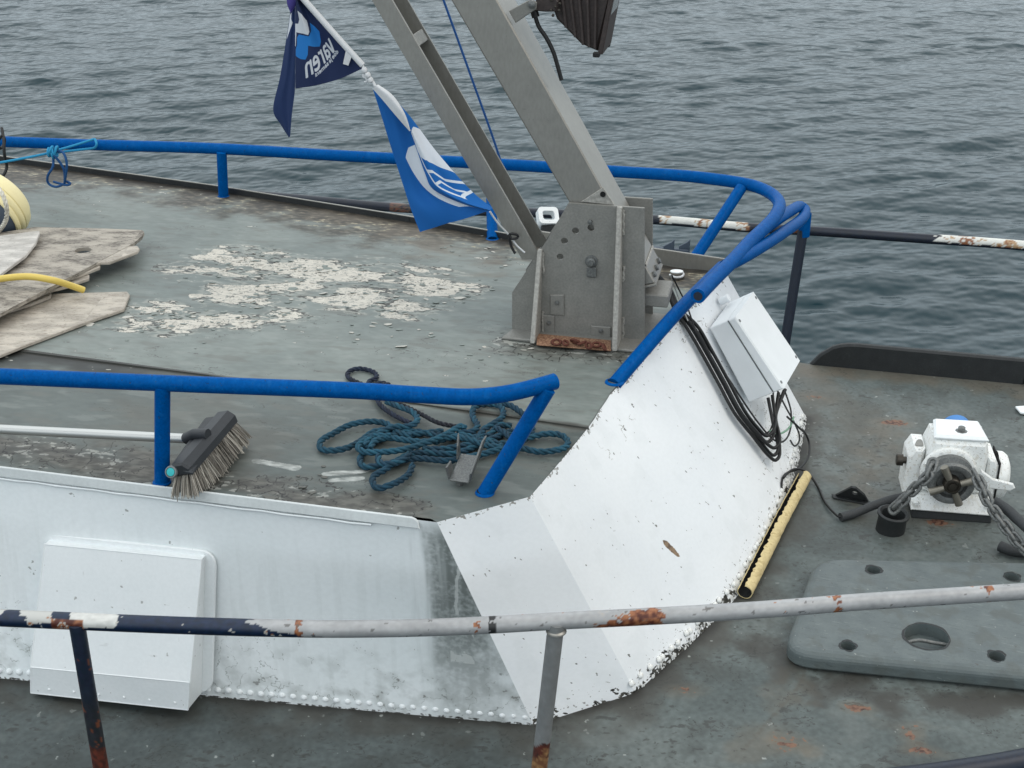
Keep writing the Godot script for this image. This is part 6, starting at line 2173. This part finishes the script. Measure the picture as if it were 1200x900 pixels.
	var oval := []
	for k in 17:
		var w := TAU * k / 16
		oval.append(Vector3(cos(w) * 0.02, sin(w) * 0.02 + (0.015 if sin(w) > 0.01 else -0.015 if sin(w) < -0.01 else 0.0), 0))
	link.tube(oval, 0.0088, 8, false)
	var lm := link.mesh()
	var runs: Array = [[Vector3(1.76, 0.973, -5.465), Vector3(1.8, 1.036, -5.45), Vector3(1.847, 1.112, -5.442), Vector3(1.888, 1.169, -5.435), Vector3(1.91, 1.213, -5.467)], [Vector3(2.097, 1.177, -5.428), Vector3(2.114, 1.143, -5.379), Vector3(2.134, 1.095, -5.324), Vector3(2.173, 1.043, -5.277), Vector3(2.212, 0.998, -5.234), Vector3(2.246, 0.96, -5.195), Vector3(2.288, 0.93, -5.158)]]
	for r in runs:
		var pts := curve(r, 0.047)
		for k in pts.size() - 1:
			var d: Vector3 = (pts[k + 1] - pts[k]).normalized()
			var l := obj("chain_link", lm, M.galvanised, ch)
			var bs := frame(Vector3.ZERO, d, Vector3(0.3, 0, 1)).basis
			l.transform = Transform3D(bs * Basis(Vector3.UP, PI / 2 * (k % 2) + 0.4), (pts[k] + pts[k + 1]) / 2)

	# chain pipe standing in the deck
	var pot := thing("chain_pipe", "short black flared chain pipe in the deck left of the windlass", "chain pipe")
	var pp := MB.new()
	pp.lathe(frame(Vector3(1.791, 0.8, -5.57), Vector3(0.05, 1, 0.06)), [Vector2(0.068, -0.01), Vector2(0.066, 0.075), Vector2(0.074, 0.085), Vector2(0.075, 0.095), Vector2(0.064, 0.1), Vector2(0.055, 0.09), Vector2(0.055, 0.02), Vector2(0, 0.02)], 28)
	obj("pipe", pp, M.black, pot)
	var hs := MB.new()
	hs.tube(curve([Vector3(1.572, 0.822, -5.651), Vector3(1.639, 0.825, -5.678), Vector3(1.75, 0.845, -5.725), Vector3(1.862, 0.86, -5.765), Vector3(1.97, 0.86, -5.782), Vector3(2.071, 0.86, -5.773)], 0.03), 0.021, 14)
	tag(obj("black_hose", hs, M.hose_black), "black conduit hose lying from the deck to the left side of the windlass", "hose")
	var hs2 := MB.new()
	hs2.tube(curve([Vector3(2.193, 1.055, -5.393), Vector3(2.229, 1.049, -5.335), Vector3(2.257, 1.036, -5.274), Vector3(2.306, 1.019, -5.156)], 0.03), 0.024, 14)
	tag(obj("black_hose", hs2, M.hose_black), "black hose leaving the right side of the windlass downwards at the picture edge", "hose")
	hs2 = MB.new()
	hs2.tube(curve([Vector3(2.245, 0.83, -5.377), Vector3(2.284, 0.83, -5.34), Vector3(2.338, 0.83, -5.325), Vector3(2.46, 0.83, -5.34)], 0.03), 0.026, 14)
	tag(obj("black_hose", hs2, M.hose_black), "short bend of black hose lying on the deck right of the windlass, above the plate", "hose")
	# thin lead from the junction box to the hose
	var wr := MB.new()
	wr.tube(curve([Vector3(1.385, 1.103, -6.169), Vector3(1.449, 1.04, -6.179), Vector3(1.558, 0.86, -6.386), Vector3(1.544, 0.83, -6.28), Vector3(1.467, 0.84, -6.113), Vector3(1.363, 0.87, -5.987), Vector3(1.328, 0.86, -5.883), Vector3(1.346, 0.82, -5.894)], 0.02), 0.0055, 8)
	wr.tube(curve([Vector3(1.344, 0.88, -5.934), Vector3(1.407, 0.89, -6.004), Vector3(1.479, 0.86, -6.032), Vector3(1.526, 0.812, -5.986), Vector3(1.534, 0.812, -5.799), Vector3(1.562, 0.82, -5.663), Vector3(1.58, 0.822, -5.651)], 0.02), 0.006, 8)
	tag(obj("thin_black_lead", wr, M.rubber), "thin black lead snaking from the junction box to the conduit hose", "cable")
	# folded pad eye
	var pe := thing("pad_eye", "small black triangular lug with a hole, beside the conduit hose", "pad eye")
	var tri: Array = [Vector3(1.592, 0.8, -5.887), Vector3(1.749, 0.8, -5.82)]
	var c := CSGPolygon3D.new()
	var u: Vector3 = (tri[1] - tri[0])
	var ln := u.length()
	u = u.normalized()
	c.polygon = PackedVector2Array([Vector2(0, 0), Vector2(ln, 0), Vector2(ln * 0.86, 0.06), Vector2(ln * 0.62, 0.105), Vector2(ln * 0.5, 0.105)])
	c.depth = 0.012
	var lean := (Vector3.UP + u.cross(Vector3.UP) * 0.5).normalized()
	c.transform = Transform3D(Basis(u, lean, u.cross(lean)), tri[0])
	c.name = "lug"
	c.material_override = M.black
	var hole := CSGCylinder3D.new()
	hole.radius = 0.015
	hole.height = 0.1
	hole.operation = CSGShape3D.OPERATION_SUBTRACTION
	hole.transform = Transform3D(Basis(Vector3.RIGHT, PI / 2), Vector3(ln * 0.6, 0.065, 0))
	hole.name = "hole"
	c.add_child(hole, true)
	pe.add_child(c, true)
	var ft := MB.new()
	ft.prism([tri[0] - u * 0.01 + Vector3(0, 0.004, -0.01), tri[1] + u * 0.01 + Vector3(0, 0.004, -0.01), tri[1] + u * 0.01 + Vector3(0, 0.004, 0.03), tri[0] - u * 0.01 + Vector3(0, 0.004, 0.03)], Vector3(0, 0.006, 0), 0.002)
	obj("foot", ft, M.black, pe)


func hatch_plate() -> void:
	var t := thing("mooring_plate", "thick grey rounded deck plate with holes, in front of the windlass", "deck plate")
	var tex := noise(91, 0.02, 4)
	var tex2 := noise(92, 0.15, 3)
	var f := func(i, j):
		var k := tex.get_noise_2d(i, j)
		var s := tex2.get_noise_2d(i, j)
		var c := rgb(82, 91, 92).lerp(rgb(92, 101, 101), clampf(0.5 + k, 0, 1)) * (1.0 + s * 0.04)
		var q := tex.get_noise_2d(i * 2.2 + 300, j * 2.2) + s * 0.3
		var sc := tex2.get_noise_2d(i * 0.12 + j * 0.05, j * 1.4 - i * 0.5)
		if sc > 0.5:
			c = c.lerp(rgb(128, 136, 134), clampf((sc - 0.5) * 5.0, 0, 0.6))
		elif sc < -0.52:
			c = c.lerp(rgb(60, 65, 64), 0.5)
		c = c.lerp(rgb(74, 78, 74), clampf((tex.get_noise_2d(i * 0.7 + 99, j * 0.7) - 0.12) * 1.6, 0, 0.45))
		if q > 0.74:
			c = rgb(160, 162, 158)
		elif q < -0.68:
			c = rgb(76, 77, 75)
		return c
	var m := solid(paint(512, 512, f), 0.8, 0.5)
	m.uv1_world_triplanar = true
	var outline: Array = round_corners([Vector3(1.353, 0.885, -5.202), Vector3(2.5, 0.885, -5.159), Vector3(2.213, 0.885, -4.304), Vector3(1.082, 0.885, -4.496)], 0.13)
	var pts := []
	for p in outline:
		pts.append(p)
	# rim rounded in three steps, body closed, then drilled
	var s := MB.new()
	if MB.newell(pts).y < 0:
		pts.reverse()
	var rings := []
	for q in [[0.036, 0.0], [0.02, -0.003], [0.008, -0.011], [0.002, -0.021], [0.0, -0.032], [0.0, -0.066], [0.01, -0.078]]:
		rings.append(MB.move(MB.inset(pts, q[0]), Vector3(0, q[1], 0)))
	for r in rings.size() - 1:
		for i in pts.size():
			var k := (i + 1) % pts.size()
			s.face([rings[r + 1][i], rings[r + 1][k], rings[r][k], rings[r][i]])
	s.face(rings[0])
	var bt: Array = rings[-1].duplicate()
	bt.reverse()
	s.face(bt)
	var body := CSGMesh3D.new()
	body.mesh = weld_mesh(s)
	body.name = "plate"
	body.material_override = m
	var holes := [Vector3(1.589, 0.885, -5.09), Vector3(2.178, 0.885, -5.035), Vector3(1.352, 0.885, -4.531), Vector3(1.927, 0.885, -4.462), Vector3(1.685, 0.885, -4.595)]
	var radii := [0.03, 0.032, 0.03, 0.032, 0.088]
	for k in 5:
		var c := CSGCylinder3D.new()
		c.radius = radii[k]
		c.height = 0.11
		c.sides = 28
		c.operation = CSGShape3D.OPERATION_SUBTRACTION
		c.position = holes[k]
		c.name = "hole"
		body.add_child(c, true)
	t.add_child(body, true)
	for k in 5:
		var r: float = radii[k]
		var ring := MB.new()
		ring.lathe(Transform3D(Basis(), holes[k] - Vector3(0, 0.078, 0)), [Vector2(0, 0.014), Vector2(r - 0.003, 0.014), Vector2(r + 0.003, 0.016)], 24)
		obj("hole_bottom", ring, M.black if k < 4 else M.plate, t)
	var rr := RandomNumberGenerator.new()
	rr.seed = 8
	for k in 5:
		var worn := MB.new()
		var inner := []
		var outer := []
		for i in 41:
			var w := TAU * (i % 40) / 40.0
			var o := Vector3(cos(w), 0, sin(w))
			var q := radii[k] as float
			inner.append(holes[k] + o * (q + 0.0005) + Vector3(0, 0.0009, 0))
			outer.append(holes[k] + o * (q + 0.003 + (FIBRE.get_noise_2d(cos(w) * 0.7 + k * 9, sin(w) * 0.7) + 0.4) * 0.012) + Vector3(0, 0.0009, 0))
		worn.sheet([inner, outer], Vector2.ZERO, Vector2.ONE, true)
		obj("worn_rim", worn, M.black, t)
	var c0: Vector3 = holes[4]
	var rod := MB.new()
	rod.tube(curve([c0 + Vector3(-0.086, -0.03, 0.005), c0 + Vector3(-0.03, -0.022, -0.005), c0 + Vector3(0.03, -0.03, 0.0), c0 + Vector3(0.086, -0.034, 0.01)], 0.02), 0.008, 10)
	obj("lifting_bar", rod, M.galvanised, t)


func weld_mesh(s: MB) -> ArrayMesh:
	# CSG wants shared corners
	var at := {}
	var v := PackedVector3Array()
	var ix := PackedInt32Array()
	for i in s.ix:
		var p := s.v[i].snapped(Vector3.ONE * 0.0001)
		if not at.has(p):
			at[p] = v.size()
			v.append(p)
		ix.append(at[p])
	var a := []
	a.resize(Mesh.ARRAY_MAX)
	a[Mesh.ARRAY_VERTEX] = v
	a[Mesh.ARRAY_INDEX] = ix
	var m := ArrayMesh.new()
	m.add_surface_from_arrays(Mesh.PRIMITIVE_TRIANGLES, a)
	return m


func loose_gear() -> void:
	# split foam pipe sleeve at the foot of the raked front
	var s := MB.new()
	var mid: Array = curve([Vector3(1.011, 0.836, -4.99), Vector3(1.094, 0.836, -5.18), Vector3(1.182, 0.836, -5.382), Vector3(1.275, 0.836, -5.596), Vector3(1.378, 0.836, -5.824), Vector3(1.473, 0.836, -6.031)], 0.02)
	var rows := []
	var inner := []
	var wob := noise(95, 9.0, 2)
	for i in mid.size():
		var d: Vector3 = (mid[mini(i + 1, mid.size() - 1)] - mid[maxi(i - 1, 0)]).normalized()
		var x := d.cross(Vector3.UP).normalized()
		var y := x.cross(d)
		var r := []
		var q := []
		var gap := 0.6 + wob.get_noise_1d(i * 0.06) * 0.3
		for k in 23:
			# the slit faces the wall, to the left and up
			var w := lerpf(2.25 + gap, 2.25 + TAU - gap, k / 22.0)
			var rr := 0.034 * (1.0 + wob.get_noise_2d(i * 0.05, k * 0.03) * 0.07)
			r.append(mid[i] + x * cos(w) * rr + y * sin(w) * rr * 0.95)
			q.append(mid[i] + x * cos(w) * rr * 0.88 + y * sin(w) * rr * 0.84)
		rows.append(r)
		inner.append(q)
	s.sheet(rows)
	var inner_face := MB.new()
	inner_face.sheet(inner, Vector2.ZERO, Vector2.ONE, true)
	for e in [0, mid.size() - 1]:
		for k in 22:
			s.face([rows[e][k], rows[e][k + 1], inner[e][k + 1], inner[e][k]])
	for i in mid.size() - 1:
		for k in [0, 22]:
			s.face([rows[i][k], rows[i + 1][k], inner[i + 1][k], inner[i][k]])
	var n1 := noise(96, 0.02, 4)
	var foam := func(i, j):
		var k := n1.get_noise_2d(i, j)
		var c := rgb(206, 188, 140) * (1.0 + k * 0.1)
		if k > 0.42:
			c = c.lerp(rgb(150, 130, 86), 0.6)
		return c
	var sl := thing("pipe_sleeve", "cream split foam pipe sleeve lying along the foot of the white front", "pipe sleeve")
	obj("shell", s, solid(paint(256, 256, foam), 3.0, 0.8), sl)
	obj("dark_inner_face", inner_face, M.dark_gap, sl)  # inner surface of the sleeve, coloured near black

	# steel chock beside the rope
	var t := thing("steel_chock", "small bare steel chock with two upright cheeks, beside the slanted blue post", "chock")
	var fl: Array = [Vector3(-0.228, 1.73, -4.383), Vector3(-0.159, 1.73, -4.364), Vector3(-0.125, 1.75, -4.532), Vector3(-0.193, 1.75, -4.552)]
	var bed := MB.new()
	bed.prism(fl, Vector3(0, -0.008, 0), 0.002)
	obj("bed", bed, M.chock, t)
	var u := Vector3(0, 1, 0)
	var ck := MB.new()
	ck.prism([fl[1], fl[2], fl[2] + u * 0.085 + Vector3(0.025, 0, 0), fl[1].lerp(fl[2], 0.8) + u * 0.085 + Vector3(0.02, 0, 0), fl[1] + u * 0.035 + Vector3(0.005, 0, 0)], Vector3(0.007, 0, 0), 0.002)
	obj("cheek", ck, M.chock, t)
	var ck2 := MB.new()
	ck2.prism([fl[0], fl[0].lerp(fl[3], 0.35), fl[0].lerp(fl[3], 0.3) + u * 0.045 + Vector3(-0.006, 0, 0), fl[0] + u * 0.05 + Vector3(-0.01, 0, 0)], Vector3(-0.007, 0, 0), 0.002)
	obj("cheek", ck2, M.chock, t)
	var ck3 := MB.new()
	ck3.prism([fl[0].lerp(fl[3], 0.75), fl[3], fl[3] + u * 0.085 + Vector3(-0.004, 0, 0), fl[0].lerp(fl[3], 0.8) + u * 0.05], Vector3(-0.007, 0, 0), 0.002)
	obj("cheek", ck3, M.chock, t)
	var st := MB.new()
	var sc: Vector3 = (fl[0] + fl[1]) / 2
	st.tube([Vector3(sc.x, DECK, sc.z - 0.02), Vector3(sc.x, sc.y - 0.004, sc.z - 0.02)], 0.012, 10)
	obj("stem", st, M.chock, t)

	# buoy at the left edge, cream over slate, with a rope round it
	var by := thing("mooring_buoy", "cream and slate coloured buoy at the left edge above the boards", "buoy")
	var c: Vector3 = Vector3(-2.84, 1.885, -7.159)
	var fr := frame(c, Vector3(0.42, 0.42, -0.8)).scaled_local(Vector3.ONE * 0.86)
	var up_ := MB.new()
	up_.lathe(fr, [Vector2(0.228, -0.06), Vector2(0.236, -0.055), Vector2(0.24, -0.04), Vector2(0.236, -0.025), Vector2(0.23, -0.02), Vector2(0.238, -0.014), Vector2(0.243, 0.003), Vector2(0.238, 0.02), Vector2(0.232, 0.025), Vector2(0.238, 0.03), Vector2(0.238, 0.05), Vector2(0.225, 0.09), Vector2(0.19, 0.13), Vector2(0.12, 0.16), Vector2(0, 0.17)], 40)
	obj("cream_rim", up_, M.cream, by)
	var lo := MB.new()
	lo.lathe(fr, [Vector2(0, -0.22), Vector2(0.1, -0.21), Vector2(0.17, -0.17), Vector2(0.21, -0.11), Vector2(0.226, -0.06)], 40)
	obj("slate_body", lo, M.slate, by)
	var rng := RandomNumberGenerator.new()
	rng.seed = 3
	var rp := MB.new()
	laid(rp, [Vector3(-2.708, 2.086, -6.922), Vector3(-2.661, 2.054, -6.874), Vector3(-2.631, 2.004, -6.829), Vector3(-2.634, 1.95, -6.825), Vector3(-2.678, 1.884, -6.883), Vector3(-2.747, 1.815, -6.961), Vector3(-2.831, 1.762, -7.047)], 0.012, rgb(176, 172, 160), rgb(202, 198, 186), rng)
	tag(obj("buoy_rope", rp, coloured(0.85)), "pale rope hanging round the cream and slate buoy", "rope")

	# white fairlead behind the strut
	var fa := thing("fairlead", "white square fairlead ring on the far deck edge behind the strut", "fairlead")
	var fc: Vector3 = Vector3(0.203, 1.82, -7.225)
	var body := CSGPolygon3D.new()
	body.polygon = rounded(0.058, 0.05, 0.022)
	body.depth = 0.05
	body.transform = Transform3D(Basis(Vector3.UP, 0.35) * Basis(Vector3.RIGHT, -0.75) * Basis(Vector3.BACK, -0.12), fc)
	body.name = "ring"
	body.material_override = M.white
	var eye := CSGPolygon3D.new()
	eye.polygon = rounded(0.034, 0.027, 0.015)
	eye.depth = 0.2
	eye.position = Vector3(0, 0, 0.06)
	eye.operation = CSGShape3D.OPERATION_SUBTRACTION
	eye.name = "eye"
	body.add_child(eye, true)
	fa.add_child(body, true)
	var leg := MB.new()
	leg.prism([fc + Vector3(-0.04, -0.05, 0.03), fc + Vector3(0.04, -0.05, 0.03), fc + Vector3(0.05, -0.125, 0.05), fc + Vector3(-0.05, -0.125, 0.05)], Vector3(0, 0, -0.06), 0.004)
	obj("stand", leg, M.black, fa)

	# dark double cleat on the toe plate, right of the mast heel
	var cl := thing("deck_cleat", "small dark two-finned cleat behind the mast heel", "cleat")
	var g0: Vector3 = Vector3(0.894, 1.657, -7.053)
	for k in 2:
		var fx := MB.new()
		var q := g0 + Vector3(-0.045 + 0.085 * k, 0, 0)
		var hgt := 0.085
		fx.prism([q + Vector3(-0.02, 0, 0), q + Vector3(0.035, -0.01, 0), q + Vector3(0.035, hgt - 0.005, 0), q + Vector3(0.02, hgt - 0.02, 0), q + Vector3(-0.025, 0.04, 0)], Vector3(0, 0, -0.012), 0.002)
		obj("fin", fx, M.slate, cl)
	var bs := MB.new()
	bs.box(Transform3D(Basis(Vector3.UP, -0.2), g0 + Vector3(-0.03, -0.0, -0.02)), Vector3(0.2, 0.05, 0.03), 0.005)
	obj("base_bar", bs, M.slate, cl)
	# white plates on the deck by the heel
	var wp := MB.new()
	wp.lathe(Transform3D(Basis(), Vector3(0.841, 1.735, -6.561)).scaled_local(Vector3(0.72, 0.6, 0.5)), [Vector2(0, -0.006), Vector2(0.045, -0.006), Vector2(0.048, 0.0), Vector2(0.045, 0.005), Vector2(0, 0.005)], 24)
	tag(obj("white_disc", wp, M.white), "oval white disc lying by the mast heel", "disc")
	var wl := MB.new()
	wl.tube(curve([Vector3(0.806, 1.72, -6.552), Vector3(0.828, 1.72, -6.515), Vector3(0.859, 1.72, -6.521), Vector3(0.876, 1.72, -6.558), Vector3(0.871, 1.72, -6.589)], 0.01), 0.006, 8)
	tag(obj("white_loop", wl, M.sleeve), "thin white loop on the deck under the oval disc", "loop")
	# scrap at the right edge
	var sp := MB.new()
	sp.prism([Vector3(2.816, 0.82, -6.869), Vector3(2.943, 0.82, -6.891), Vector3(2.921, 0.82, -6.761), Vector3(2.819, 0.82, -6.793)], Vector3(0, -0.012, 0), 0.002)
	tag(obj("white_offcut", sp, M.white), "white board offcut on the foredeck at the right edge", "offcut")
